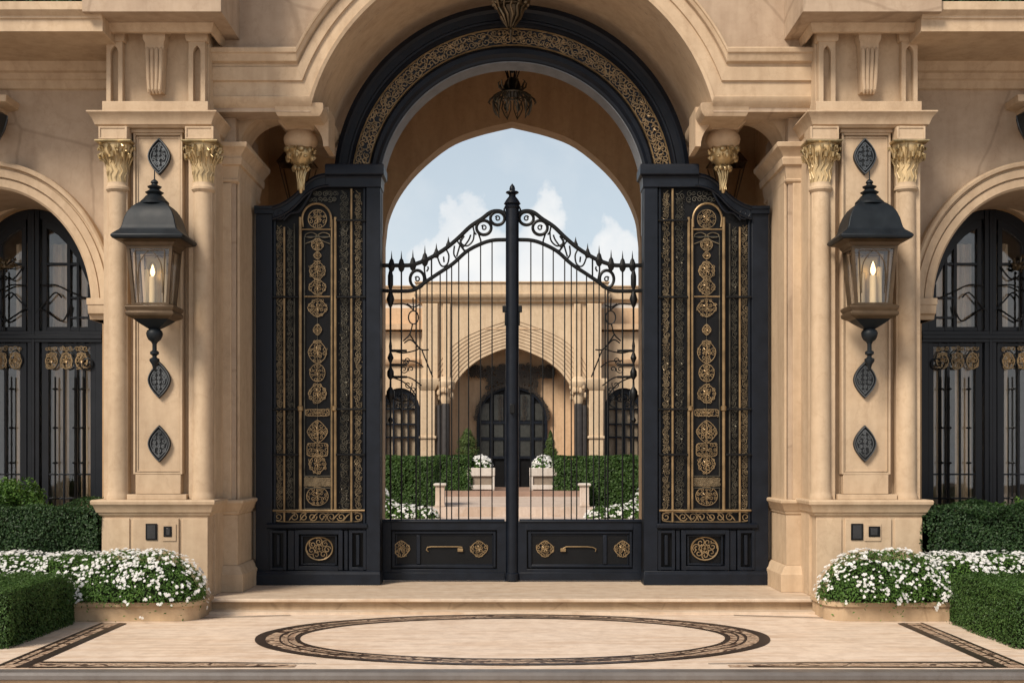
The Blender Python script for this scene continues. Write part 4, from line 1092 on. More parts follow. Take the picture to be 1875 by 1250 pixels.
    if s < 0:
        q = MB(); cx = X(938, y); r0 = k(12)
        q.lathe(cx, y-.02, [(r0*1.15, .012), (r0*1.15, .10), (r0*.95, .11), (r0, z(900)), (r0, z(400)), (r0*1.02, z(384)), (r0*1.15, z(382)), (r0*1.2, z(379)), (r0*.9, z(376))], 20); q.build('meeting_post', BLACK, root)
        q = MB()
        q.lathe(cx, y-.02, [(r0*.9, z(378)), (r0*1.3, z(374)), (r0*.9, z(366)), (r0*.5, z(360)), (r0*.55, z(357)), (r0*1.0, z(354)), (r0*.95, z(352)), (r0*.4, z(350)), (r0*.45, z(347)), (r0*.35, z(342)), (.002, z(337))], 16); q.build('finial', BLACK, root)
        [MB().tube(at_y([(cx+f_*k(11), z(377)), (cx+f_*k(15), z(384)), (cx+f_*k(11), z(398))], y-.02), .012, 6).build('finial_scroll', IRON, root) for f_ in (-1, 1)]
        q = MB(); q.box(cx-k(18), cx+k(18), y-.05, y+.02, z(572), z(560)); q.box(cx-k(14), cx+k(14), y-.05, y+.02, z(596), z(572.3)); q.build('lock_box', IRON, root, bevel=.008)
        q = MB(); q.box(cx-k(4), cx+k(4), y-.16, y-.09, z(757), z(740)); q.build('latch', IRON, root, bevel=.006)
for s in (-1, 1): gate_leaf(s)

# =================================================================== WALL LANTERNS
def lantern(s):
    w = 'left' if s < 0 else 'right'
    y = -1.90; u = lambda p: U(p, y); z = lambda p: Z(p, y); k = lambda n_: M(n_, y)
    cu = u(283); 
    root = thing('wall_lantern', 'large black lantern with lit candle on the %s pillar' % w, 'lantern', (s*cu, y, z(600)), 'candle lanterns on the pillars')
    def sq(n_, p, d=.78): n_ *= .93; return (cu-k(n_), cu+k(n_), y-k(n_)*d, y+k(n_)*d, z(p))
    q = MB(s)
    dome = [(67, 444), (70, 440), (70, 437), (64, 432), (57, 427), (54, 423), (52, 417), (49, 405), (44, 393), (37, 383), (30, 377), (24, 373)]
    q.loft([sq(a, p) for a, p in dome]); q.build('roof', LANT, root, bevel=.008, smooth=40)
    q = MB(s); q.lathe(cu, y, [(k(a), z(p)) for a, p in ((26, 375), (26, 371), (21, 366), (16, 360), (12, 357), (17, 353), (12, 350), (8, 347), (12, 344), (13, 342), (6, 339), (5, 337), (7, 335), (6, 332), (1.2, 328), (1, 312))], 20); q.build('finial', LANT, root)
    q = MB(s)
    q.loft([sq(64, 444.5), sq(54, 447), sq(50, 449), sq(48, 453), sq(45, 456)]); q.build('eave_moulding', LANTB, root, bevel=.004)
    # tapering cage
    q = MB(s)
    T_, B_ = 42, 33.5; pt_, pb_ = 455, 562
    for fx in (-1, 1):
        for fy in (-1, 1):
            q.tube([(cu+fx*k(T_-3), y+fy*k(T_-3)*.78, z(pt_)), (cu+fx*k(B_-3), y+fy*k(B_-3)*.78, z(pb_))], .022, 4)
    for (n_, p) in ((T_-3, pt_+3), (B_-3, pb_-3)):
        for fy in (-1, 1): q.tube([(cu-k(n_), y+fy*k(n_)*.78, z(p)), (cu+k(n_), y+fy*k(n_)*.78, z(p))], .018, 4)
        for fx in (-1, 1): q.tube([(cu+fx*k(n_), y-k(n_)*.78, z(p)), (cu+fx*k(n_), y+k(n_)*.78, z(p))], .018, 4)
    # inner glazing frames, front and sides
    for fy in (-1, 1):
        for fx in (-1, 1): q.tube([(cu+fx*k(T_-15), y+fy*k(T_-4)*.78, z(pt_+8)), (cu+fx*k(B_-11), y+fy*k(B_-4)*.78, z(pb_-6))], .008, 4)
        q.tube([(cu-k(T_-15), y+fy*k(T_-4)*.78, z(pt_+8)), (cu+k(T_-15), y+fy*k(T_-4)*.78, z(pt_+8))], .008, 4)
        gp = smooth_pts([(cu-k(22), z(540)), (cu-k(21), z(495)), (cu-k(14), z(476)), (cu, z(463)), (cu+k(14), z(476)), (cu+k(21), z(495)), (cu+k(22), z(540))], 4)
        q.tube(at_y(gp, y+fy*k(36)*.78), .006, 4)
    for fx in (-1, 1):
        for fy in (-1, 1): q.tube([(cu+fx*k(T_-4), y+fy*k(T_-18)*.78, z(pt_+8)), (cu+fx*k(B_-4), y+fy*k(B_-14)*.78, z(pb_-6))], .007, 4)
    q.build('cage', LANTB, root)
    q = MB(s)
    t0, b0 = k(T_-5), k(B_-5); zt, zb = z(pt_+3), z(pb_-3)
    vs = [(cu-b0, y-b0*.78, zb), (cu+b0, y-b0*.78, zb), (cu+b0, y+b0*.78, zb), (cu-b0, y+b0*.78, zb), (cu-t0, y-t0*.78, zt), (cu+t0, y-t0*.78, zt), (cu+t0, y+t0*.78, zt), (cu-t0, y+t0*.78, zt)]
    q.add(vs, [(0, 1, 5, 4), (1, 2, 6, 5), (2, 3, 7, 6), (3, 0, 4, 7)]); q.build('glass', LGLASS, root, smooth=0)
    q = MB(s)
    q.loft([sq(34, 586), sq(45, 581), sq(47, 578), sq(47, 574), sq(44, 572), sq(47, 568), sq(48, 564), sq(44, 561), sq(38, 560)]); 
    q.build('tray', LANTB, root, bevel=.004)
    q = MB(s); q.loft([sq(9, 603), sq(14, 600), sq(25, 593), sq(34, 586.2)]); q.build('tray_base', LANT, root, bevel=.004)
    ox = 0
    q = MB(s); q.lathe(cu, y, [(k(a), z(p)) for a, p in ((1, 679), (3, 674), (5, 667), (9, 661), (9, 657), (4, 654), (4, 651), (8, 648), (8, 644), (4, 641), (4, 630), (6, 626), (11, 622), (14, 616), (15, 610), (13, 605), (9, 602))], 20); q.build('drop', LANT, root)
    q = MB(s); q.tube([(cu, y+.2, z(571)), (cu, -1.50, z(571))], .025, 8); q.tube([(cu, y+.28, z(398)), (cu, -1.50, z(398))], .03, 8); q.build('bracket_arm', LANT, root)
    # candles
    rd = random.Random(4)
    cands = ((0, -.07, 508, 22, 1), (14, .05, 492, 0, 0), (-15, .04, 500, 0, 0)) if s < 0 else ((3, -.07, 506, 26, 1.15), (-11, .06, 498, 0, 0), (18, .03, 488, 0, 0))
    for (dx, dy, h, fl_, fw) in cands:
        q = MB(s); q.lathe(cu+k(dx), y+dy, [(k(6.4), z(556)), (k(6.2), z(h+1)), (k(5), z(h)), (k(1), z(h+.5))], 14); cd = q.build('candle', WAX, root)
        if fl_:
            q = MB(s); q.lathe(cu+k(dx), y+dy, [(k(.8), z(h+.5)), (k(3.4)*fw, z(h-fl_*.18)), (k(4.4)*fw, z(h-fl_*.36)), (k(3.0)*fw, z(h-fl_*.65)), (k(.5), z(h-fl_))], 12); q.build('flame', FLAME, cd)
            q = MB(s); q.tube([(cu+k(dx)+k(7)*math.cos(t_), y+dy, z(h-10)+k(16)*math.sin(t_)) for t_ in [PI*2*i_/20 for i_ in range(20)]], .003, 4, closed=True); q.build('bulb_wire', LANTB, root)
    q = MB(s); q.box(cu-k(18), cu+k(18), y+.08, y+.10, z(560), z(470)); q.build('back_plate', metal_paint('tan_metal', (.50, .38, .22), .3, metallic=.5), root)  # flat tan plate behind the candles
for s in (-1, 1): lantern(s)

# dim glass lanterns on the vestibule wall, above the panels
for s in (-1, 1):
    w = 'left' if s < 0 else 'right'
    y = 2.6; u = lambda p: U(p, y); z = lambda p: Z(p, y); k = lambda n_: M(n_, y)
    cu = u(545); root = thing('vestibule_lantern', 'dim glass lantern in the shade behind the top of the %s gate panel' % w, 'lantern', (s*cu, y, z(380)), 'lanterns inside the vestibule')
    q = MB(s); q.loft([(cu-k(14), cu+k(14), y-k(14), y+k(14), z(372)), (cu-k(30), cu+k(30), y-k(26), y+k(26), z(306)), (cu-k(32), cu+k(32), y-k(27), y+k(27), z(304)), (cu-k(32), cu+k(32), y-k(27), y+k(27), z(302))]); q.build('glass', LGLASS, root, smooth=0)
    q = MB(s); q.loft([(cu-k(34), cu+k(34), y-k(29), y+k(29), z(302)), (cu-k(22), cu+k(22), y-k(20), y+k(20), z(284)), (cu-k(6), cu+k(6), y-k(6), y+k(6), z(276))]); 
    for fx in (-1, 1):
        for fy in (-1, 1): q.tube([(cu+fx*k(14), y+fy*k(14), z(372)), (cu+fx*k(30), y+fy*k(26), z(304))], .012, 4)
    q.loft([(cu-k(18), cu+k(18), y-k(18), y+k(18), z(378)), (cu-k(16), cu+k(16), y-k(16), y+k(16), z(372))]); q.box(cu-k(5), cu+k(5), y, yr, z(300), z(290)); q.build('cage', LANTB, root)
# lanterns hanging from the keystones of the wing windows
for s in (-1, 1):
    w = 'left' if s < 0 else 'right'
    y = -1.15; u = lambda p: U(p, y); z = lambda p: Z(p, y); k = lambda n_: M(n_, y)
    cu = U(-16, y); root = thing('keystone_lantern', 'small dark lantern cut off by the %s edge under the keystone bracket' % w, 'lantern', (s*cu, y, z(270)), 'lanterns on the window keystones')
    q = MB(s); q.lathe(cu, y, [(k(a), z(p)) for a, p in ((2, 274), (9, 266), (18, 250), (25, 232), (29, 218), (30, 212), (20, 206), (8, 202))], 8); q.build('body', PEWD, root, smooth=20)
    q = MB(s)
    for i in range(8):
        a = 2*PI*i/8; q.tube([(cu+k(9)*math.cos(a), y+k(9)*math.sin(a), z(266)), (cu+k(25.5)*math.cos(a), y+k(25.5)*math.sin(a), z(232)), (cu+k(30)*math.cos(a), y+k(30)*math.sin(a), z(213))], .008, 4)
    q.build('ribs', PEWTER, root)

# =================================================================== PENDANTS
y = -.55; z = lambda p: Z(p, y); k = lambda n_: M(n_, y)
root = thing('pendant_lamp', 'ornate brass pendant lamp cut off by the top edge above the arch', 'pendant lamp', (0, y, z(0)))
cxp = X(935, y)
q = MB(); q.lathe(cxp, y, [(k(a), z(p)) for a, p in ((1, 72), (2, 62), (4, 56), (2, 52), (6, 48), (10, 40), (16, 30), (20, 22), (22, 16), (27, 14), (28, 12), (26, 8), (30, 2), (33, -8), (30, -20), (10, -34), (4, -40), (3, -75))], 24); q.build('bowl', metal_paint('dark_bronze', (.05, .037, .022), .3, metallic=.7, var=.4), root)
q = MB()
for i in range(12):
    a = 2*PI*i/12
    q.tube([(cxp+k(r_)*math.cos(a+t_), y+k(r_)*math.sin(a+t_), z(p)) for r_, p, t_ in ((7, 50, 0), (18, 32, .25), (24, 18, 0), (33, 4, .2), (36, -6, 0))], [.005, .018, .012, .02, .008], 5)
    q.ball((cxp+k(31)*math.cos(a), y+k(31)*math.sin(a), z(9)), k(4.5), 8)
    q.tube(at_y([(0, 0)], 0), .01) 
q.build('foliage_relief', metal_paint('bronze_relief', (.12, .09, .055), .3, metallic=.8, var=.5), root)
y = 1.2; z = lambda p: Z(p, y); k = lambda n_: M(n_, y)
root = thing('pendant_lamp', 'black wrought iron pendant lamp with leafy skirt hanging inside the arch', 'pendant lamp', (0, y, z(112)))
cxp = X(938, y)
q = MB()
q.lathe(cxp, y, [(k(a), z(p)) for a, p in ((2, 30), (2, 108), (5, 112), (7, 120), (4, 130), (2, 134))][::-1], 12)
for i in range(6):
    a = 2*PI*i/6 + .2
    q.tube([(cxp+k(r_)*math.cos(a), y+k(r_)*math.sin(a), z(p)) for r_, p in ((4, 110), (10, 114), (15, 122), (13, 130), (8, 144))], .010, 5)
q.build('stem', IRON, root)
q = MB(); q.lathe(cxp, y, [(k(a), z(p)) for a, p in ((19, 173), (18, 166), (16, 158), (13, 150), (8, 144), (3, 142))], 20); q.build('shade', IRON, root)
q = MB(); rd = random.Random(31)
for i in range(10):
    a = 2*PI*i/10
    def pp(r_, p, da=0): return (cxp+k(r_)*math.cos(a+da), y+k(r_)*math.sin(a+da), z(p))
    for sg in (-1, 1):
        q.tube([pp(20, 172), pp(32, 178, sg*.22), pp(37, 190, sg*.24), pp(34, 202, sg*.12), pp(30, 210, 0)], .009, 4)
    q.tube([pp(20, 172), pp(31, 182), pp(33, 196), pp(29, 212)], .007, 4)
    q.tube([pp(34, 184, .15), pp(35, 192, -.1), pp(33, 200, .1)], [.004, .014, .004], 4)
    q.tube([pp(33, 176), pp(40, 182), pp(43, 188), pp(40, 192)], [.005, .016, .014, .005], 5)
    q.tube([pp(16, 168), pp(24, 160), pp(26, 152, .1), pp(23, 150)], [.006, .014, .010, .005], 5)
q.tube([(cxp+k(29)*math.cos(2*PI*i/32), y+k(29)*math.sin(2*PI*i/32), z(174)) for i in range(32)], .010, 5, closed=True)
q.build('leaf_skirt', DIMG, root)

# =================================================================== PLATES ON THE PEDESTALS
for s in (-1, 1):
    w = 'left' if s < 0 else 'right'
    y = -1.637
    u = lambda p: U(p, y); z = lambda p: Z(p, y)
    a0, a1 = (267, 288) if s < 0 else (937.5*2-1580, 937.5*2-1558)
    b0, b1 = (300, 315) if s < 0 else (937.5*2-1611, 937.5*2-1590)
    root = thing('intercom_panel', 'tall dark glass panel on the %s pedestal face' % w, 'intercom', (s*u(a0), y, z(987)), 'dark panels on the pedestals')
    x0, x1 = sorted((u(a0), u(a1)))
    q = MB(s); q.box(x0, x1, y-.012, y-.001, z(988), z(958)); q.build('frame', BLACK2, root, bevel=.003)
    q = MB(s); q.box(x0+.018, x1-.018, y-.016, y-.011, z(985.5), z(960.5)); q.build('screen', PLATE, root)
    root = thing('switch_plate', 'small square dark switch on a stone plate on the %s pedestal' % w, 'switch plate', (s*u(b0), y, z(990)), 'small switches on the pedestals')
    x0, x1 = sorted((u(b0), u(b1)))
    q = MB(s); q.box(x0-.045, x1+.012, y-.008, y-.001, z(990), z(959)); q.build('plate', S_TRIM, root, bevel=.002)
    q = MB(s); q.box(x0, x1, y-.016, y-.007, z(982), z(963)); q.build('switch', BLACK2, root, bevel=.003)
    q = MB(s); q.box(x0+.02, x1-.03, y-.02, y-.015, z(979), z(966)); q.build('button', PLATE, root, bevel=.002)

# =================================================================== PLANTERS, HEDGES, FLOWERS
for s in (-1, 1):
    w = 'left' if s < 0 else 'right'
    q = MB(s)
    y0, y1 = -2.42, -1.75
    root = thing('stone_trough', 'low rounded stone trough under the %s white flowers' % w, 'planter', (s*3.9, -2.1, GZ), 'flower troughs beside the step')
    out = [(4.48, y1), (4.48, y0), (3.46, y0)] + [(3.46 + .22*math.cos(t_), y0+.22 + .22*math.sin(t_)) for t_ in [-PI/2 - PI/2*i/6 for i in range(1, 7)]] + [(3.24, y1)]
    def lo_(zz, d): return [(a + (0 if a > 4.4 else d*(1 if a < 3.4 else 0)), b - (d if b < -2 else 0)*-1, zz) for a, b in out]
    rg = [lo_(GZ+.001, 0), lo_(.0, 0), lo_(.002, -.025), lo_(.045, -.025), lo_(.05, -.01), lo_(.05, .06), lo_(-.02, .07)]
    n = len(out); vs = [v for r_ in rg for v in r_]; fs = []
    for i in range(len(rg)-1):
        for j in range(n): j2 = (j+1) % n; fs.append((i*n+j, i*n+j2, (i+1)*n+j2, (i+1)*n+j))
    fs.append(tuple(range(n)))
    q.add(vs, fs); q.build('trough', S_STEP if False else S_RISER, root, bevel=0)
    q = MB(s); q.add([(3.30, y0+.06, -.0), (4.46, y0+.06, 0), (4.46, y1-.01, 0), (3.30, y1-.01, 0)], [(0, 1, 2, 3)]); q.build('soil', S_EARTH, root, smooth=0)
    bl = [(3.70, -2.20, .10, .50, .40, .44), (4.05, -2.10, .10, .60, .46, .44), (4.6, -2.0, .10, .70, .50, .40), (5.2, -1.95, .10, .75, .5, .40), (5.8, -1.95, .1, .7, .5, .38)]
    flowers('flower_bush', 'dense bed of small white blossoms spilling over the %s stone trough' % w, bl, s, 40+s, 24000, 1900, .021, group='white flower beds by the step')
    hedge('box_hedge', 'clipped box hedge in the near %s corner beside the patio floor' % w, 4.43, 5.6, -4.2, -2.58, GZ, .355, HEDGE, s, .024, 7000, .02, 50+s, group='hedges before the facade', faces='fltb')
    # rear hedge of three clipped lumps
    hb = [(4.56, 5.10, .985), (5.02, 5.62, 1.0), (5.55, 6.6, .97)]
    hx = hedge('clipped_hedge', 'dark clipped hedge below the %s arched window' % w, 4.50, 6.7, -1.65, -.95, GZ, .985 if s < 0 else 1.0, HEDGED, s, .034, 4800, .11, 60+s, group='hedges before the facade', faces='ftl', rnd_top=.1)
    rd = random.Random(70+s)
    # bushy shrub behind
    cx0 = U(25, -.8) if s < 0 else 937.5*2 and (1845-937.5)/(K*rr(-.8))
    top = 872 if s < 0 else 903
    root = thing('leafy_shrub', 'bright green leafy shrub poking above the %s hedge' % w, 'shrub', (s*cx0, -.8, GZ), 'shrubs behind the hedges')
    q = MB(s)
    for i in range(14): 
        a = rd.uniform(0, 2*PI); rad = .4*math.sqrt(rd.random()); q.tube([(cx0, -.8, GZ), (cx0+rad*.4*math.cos(a), -.8+rad*.4*math.sin(a), .7), (cx0+rad*math.cos(a), -.8+rad*.6*math.sin(a), Z(top, -.8)-.1-.15*rd.random())], [.012, .008, .003], 5)
    q.build('stem', HCORE, root)
    q = MB(s)
    for c in range(24):
        a = rd.uniform(0, 2*PI); rad = .42*math.sqrt(rd.random())
        ctr = Vector((cx0 + rad*math.cos(a), -.8 + .6*rad*math.sin(a), Z(top, -.8) - .06 - .28*rd.random() - .25*rad))
        for i in range(170):
            v = Vector((rd.gauss(0, 1), rd.gauss(0, 1), rd.gauss(0, 1))); v.normalize()
            leaf(q, ctr + v*.12*rd.uniform(.5, 1.1), v, .045, rd, .5)
    q.build('foliage', SHRUBL, root, smooth=0, fixn=False)
    # greenery on the balcony ledge above the wing
    hedge('balcony_greenery', 'strip of dark greenery on the %s ledge at the top edge' % w, 4.4, 7.2, -1.98, -1.4, Z(9, -2.0), Z(-30, -2.0), HEDGED, s, .05, 1800, .04, 80+s, cat='balcony plants', group='greenery on the ledges', faces='f')

# =================================================================== COURTYARD HOUSE
yh = 26.7
CH = thing('courtyard_house', 'pale sandstone house with a pointed porch arch across the courtyard', 'house', (0, yh, .4))
u = lambda p: X(p, yh); z = lambda p: Z(p, yh); k = lambda n_: M(n_, yh); zt = .4
ap = [(118, 728), (112, 715), (100, 695), (84, 676), (62, 659), (40, 648), (20, 640), (0, 634)]
half = smooth_pts([(k(a), z(b)) for a, b in ap], 4)
pts = [(-k(118), zt)] + [(-a, b) for a, b in half] + [(a, b) for a, b in reversed(half[:-1])] + [(k(118), zt)]
MB().wall_opening(u(775), u(1100), zt, z(548), yh, yh+.5, pts).build('porch_wall', S_FAR, CH)
q = MB(); q.loft([(u(775)-o_, u(1100)+o_, yh-o_, yh+9, z(p)) for p, o_ in ((556, .0), (553, .12), (549, .14), (546, .25), (543, .28), (540, .30), (538, .22), (520, .22), (519, .28), (517, .28))]); q.build('parapet', S_FAR, CH)
q = MB()
for i in range(8):
    f = 6 + i*6.2
    P = smooth_pts([(-k(a + f*.75), z(b - f*.55)) for a, b in ap[:1]] + [(-k(a + f*.55), z(b - f*.8)) for a, b in ap[1:-1]] + [(0, z(634 - f))], 4)
    Pm = P + [(-a, b) for a, b in reversed(P[:-1])]
    q.tube(at_y(Pm, yh-.003), .013, 4)
q.build('archivolt_lines', stone('groove_stone', (.26, .18, .115), .1), CH)
for x0, x1, d_, p0 in ((u(775)-.02, u(775)+.5, .14, None), (u(1100)-.5, u(1100)+.02, .14, None), (u(818)-.12, u(818)+.12, .09, 722), (u(1057)-.12, u(1057)+.12, .09, 722)):
    MB().box(x0, x1, yh-d_, yh-.002, zt if p0 is None else z(p0), z(556)).build('wall_strip', S_FAR, CH, bevel=.02)
q = MB(); q.box(-k(50), k(50), yh-.02, yh-.002, z(603), z(601)); q.build('string_course', S_FARIN, CH)
for f in (-1, 1):
    cx = f*k(121)
    q = MB(); q.lathe(cx, yh-.25, [(k(8), zt), (k(8), z(745)), (k(7), z(738))], 16); q.lathe(cx+f*k(11), yh-.25, [(k(5), zt), (k(5), z(742))], 12); q.build('porch_column', metal_paint('porch_column_paint', (.035, .03, .028), .4), CH)
    q = MB(); q.lathe(cx, yh-.25, [(k(7), z(740)), (k(10), z(730)), (k(9), z(722)), (k(14), z(710)), (k(17), z(704)), (k(17), z(700)), (k(8), z(690))], 16)
    rd = random.Random(8)
    for i in range(14): a = 2*PI*i/14; q.ball((cx+k(13)*math.cos(a), yh-.25+k(13)*math.sin(a), z(rd.uniform(704, 728))), k(4), 6, 1.4)
    q.build('porch_capital', S_FAR, CH)
    q = MB(); x0, x1 = sorted((f*k(140), f*k(166))); q.box(x0, x1, yh-.35, yh-.145, zt, z(712)); q.loft([(x0-o_, x1+o_, yh-.35-o_, yh-.145, z(p)) for p, o_ in ((716, .0), (712, .05), (705, .12), (697, .15), (694, .15))]); q.loft([(x0-.05, x1+.05, yh-.40, yh-.145, z(803)), (x0-.05, x1+.05, yh-.4, yh-.145, z(798))]); q.build('house_pilaster', S_FAR, CH, bevel=.02)
yd = yh+1.05
zd = lambda p: Z(p, yd); kd = lambda n_: M(n_, yd)
MB().box(-6, 6, yd+.15, yd+.4, zt, z(556)).build('porch_back_wall', S_FARIN, CH)
for f in (-1, 1):
    x0, x1 = sorted((f*k(126), f*k(134))); MB().box(x0, x1, yh+.5, yd+.149, zt, z(560)).build('porch_side_wall', S_FARIN, CH)
MB().box(-6, 6, yh+.5, yd+.149, z(600), z(590)).build('porch_ceiling', S_FARIN, CH)
# arched door
a_d, b_d = kd(65), kd(62); zsd = zd(768)
def darc(d_, n=28): return [((a_d-d_)*math.cos(PI-PI*i/n), zsd + (b_d-d_)*math.sin(PI-PI*i/n)) for i in range(n+1)]
q = MB(); q.prism([(-a_d, zt)] + darc(0) + [(a_d, zt)], yd+.09, yd+.14); dr = q.build('door', BLACK2, CH)
q = MB(); q.strip([(-a_d, zt)] + darc(0) + [(a_d, zt)], [(-a_d+.1, zt)] + darc(.1) + [(a_d-.1, zt)], yd-.02, yd+.088)
for a in (-40, -2.5, 35): q.box(kd(a), kd(a+5), yd+.0, yd+.085, zt, zsd + b_d*math.sqrt(max(0, 1-(a/65)**2)) - .02)
for a in (-12, 12): q.box(kd(a-2), kd(a+2), yd+.02, yd+.085, zt, zsd+b_d-.05)
for p in (837, 803, 773): q.box(-a_d+.09, a_d-.09, yd+.012, yd+.084, zd(p+2.5), zd(p-2.5))
q.build('door_frame', BLACK, dr)
DP = metal_paint('door_pane', (.035, .036, .032), .15)
for a0, a1 in ((-58, -42), (-33, -16), (15, 33), (42, 58)):
    for p0, p1 in ((835, 806), (800, 776), (769, 738 if abs(a0+a1) > 70 else 722)):
        MB().box(kd(a0), kd(a1), yd+.06, yd+.087, zd(p0), zd(p1)).build('door_pane', DP, dr)
q = MB(); rd = random.Random(15)
BL = metal_paint('bronze_leafwork', (.028, .02, .013), .45, metallic=.2)
for f in (-1, 1):
    q = MB()
    for i in range(5): curl(q, rd, f*kd(22), zd(765-i*9), kd(6), yd+.0, .018, 4)
    q.tube([(f*kd(22), yd+.01, zd(772)), (f*kd(22), yd+.01, zd(722))], .015, 4); q.build('door_scrollwork', BL, dr)
q = MB()
for i in range(190):
    x = rd.uniform(-75, 75); top_ = 668 + abs(x)*.05; bot = 768 - 62*math.sqrt(max(0, 1-(x/68)**2)) if abs(x) < 66 else 690
    bot = min(bot, 728); p = rd.uniform(top_, max(top_+4, bot-2))
    if abs(x) > 45 and p > 690: continue
    curl(q, rd, kd(x), zd(p), kd(rd.uniform(3.5, 7.5)), yd-.03+rd.uniform(-.03, .03), .032, 4)
q.build('door_crest', BL, CH)
q = MB()
q.tube([((a_d+.03)*math.cos(PI*i/43), yd-.05, zsd + (b_d+.03)*math.sin(PI*i/43)) for i in range(44)], .03, 4)
for i in range(44):
    t_ = PI*i/43; curl(q, rd, (a_d+.03)*math.cos(t_), zsd + (b_d+.03)*math.sin(t_), kd(3.5), yd-.05, .022, 4)
q.build('door_arch_ornament', BL, CH)
# side wings of the house
for f in (-1, 1):
    x0, x1 = sorted((f*k(162), f*k(420))); yw = yh+.8
    cw = f*M(205, yw); aw, bw = M(36, yw), M(40, yw); zs_ = Z(750, yw); xa = [(cw + aw*math.cos(PI-PI*i/20), zs_ + bw*math.sin(PI-PI*i/20)) for i in range(21)]
    q = MB(); q.wall_opening(x0, x1, zt, Z(607, yw), yw, yw+.4, [(cw-aw, zt)] + xa + [(cw+aw, zt)]); q.build('side_wing', S_FAR, CH)
    q = MB(); q.box(x0, x1, yw+.42, yw+6, zt, Z(552, yw)); q.build('upper_storey', S_PALE, CH)
    q = MB(); q.loft([(x0-o_, x1+o_, yw+.4-o_, yw+7, Z(p, yw)) for p, o_ in ((552, .0), (548, .06), (546, .14), (526, .14), (523, .2), (521, .2))]); q.build('side_parapet', S_FAR, CH)
    q = MB(); q.loft([(x0, x1, yw-.1-o_, yw-.001, Z(p, yw)) for p, o_ in ((668, 0), (664, .06), (658, .08))]); q.build('string_course', S_FARIN, CH)
    q = MB(); ys = yw+.25
    q.strip([(cw-aw, zt)] + xa + [(cw+aw, zt)], [(cw-aw+.18, zt)] + [(cw + (aw-.18)*math.cos(PI-PI*i/20), zs_ + (bw-.18)*math.sin(PI-PI*i/20)) for i in range(21)] + [(cw+aw-.18, zt)], ys-.1, ys+.1)
    for a in (-13, 2, 14): q.box(cw+M(a, yw)-.03, cw+M(a, yw)+.03, ys-.06, ys+.06, zt, zs_+bw-.06)
    for p in (840, 800, 776, 748): q.box(cw-aw+.1, cw+aw-.1, ys-.055, ys+.055, Z(p+1.5, yw), Z(p-1.5, yw))
    for i in range(16): curl(q, rd, cw + M(rd.uniform(-24, 24), yw), Z(rd.uniform(718, 745), yw), M(rd.uniform(4, 7), yw), ys-.09, .022, 4)
    wn = q.build('house_window', BLACK, CH)
    q = MB(); q.prism([(cw-aw+.1, zt)] + [(cw + (aw-.1)*math.cos(PI-PI*i/20), zs_ + (bw-.1)*math.sin(PI-PI*i/20)) for i in range(21)] + [(cw+aw-.1, zt)], ys+.07, ys+.09); q.build('pane', metal_paint('blind_pane', (.30, .24, .17), .25), wn)
MB().box(-k(160), k(160), yd+.41, yh+8.9, zt, z(555)).build('house_body', S_FAR, CH)

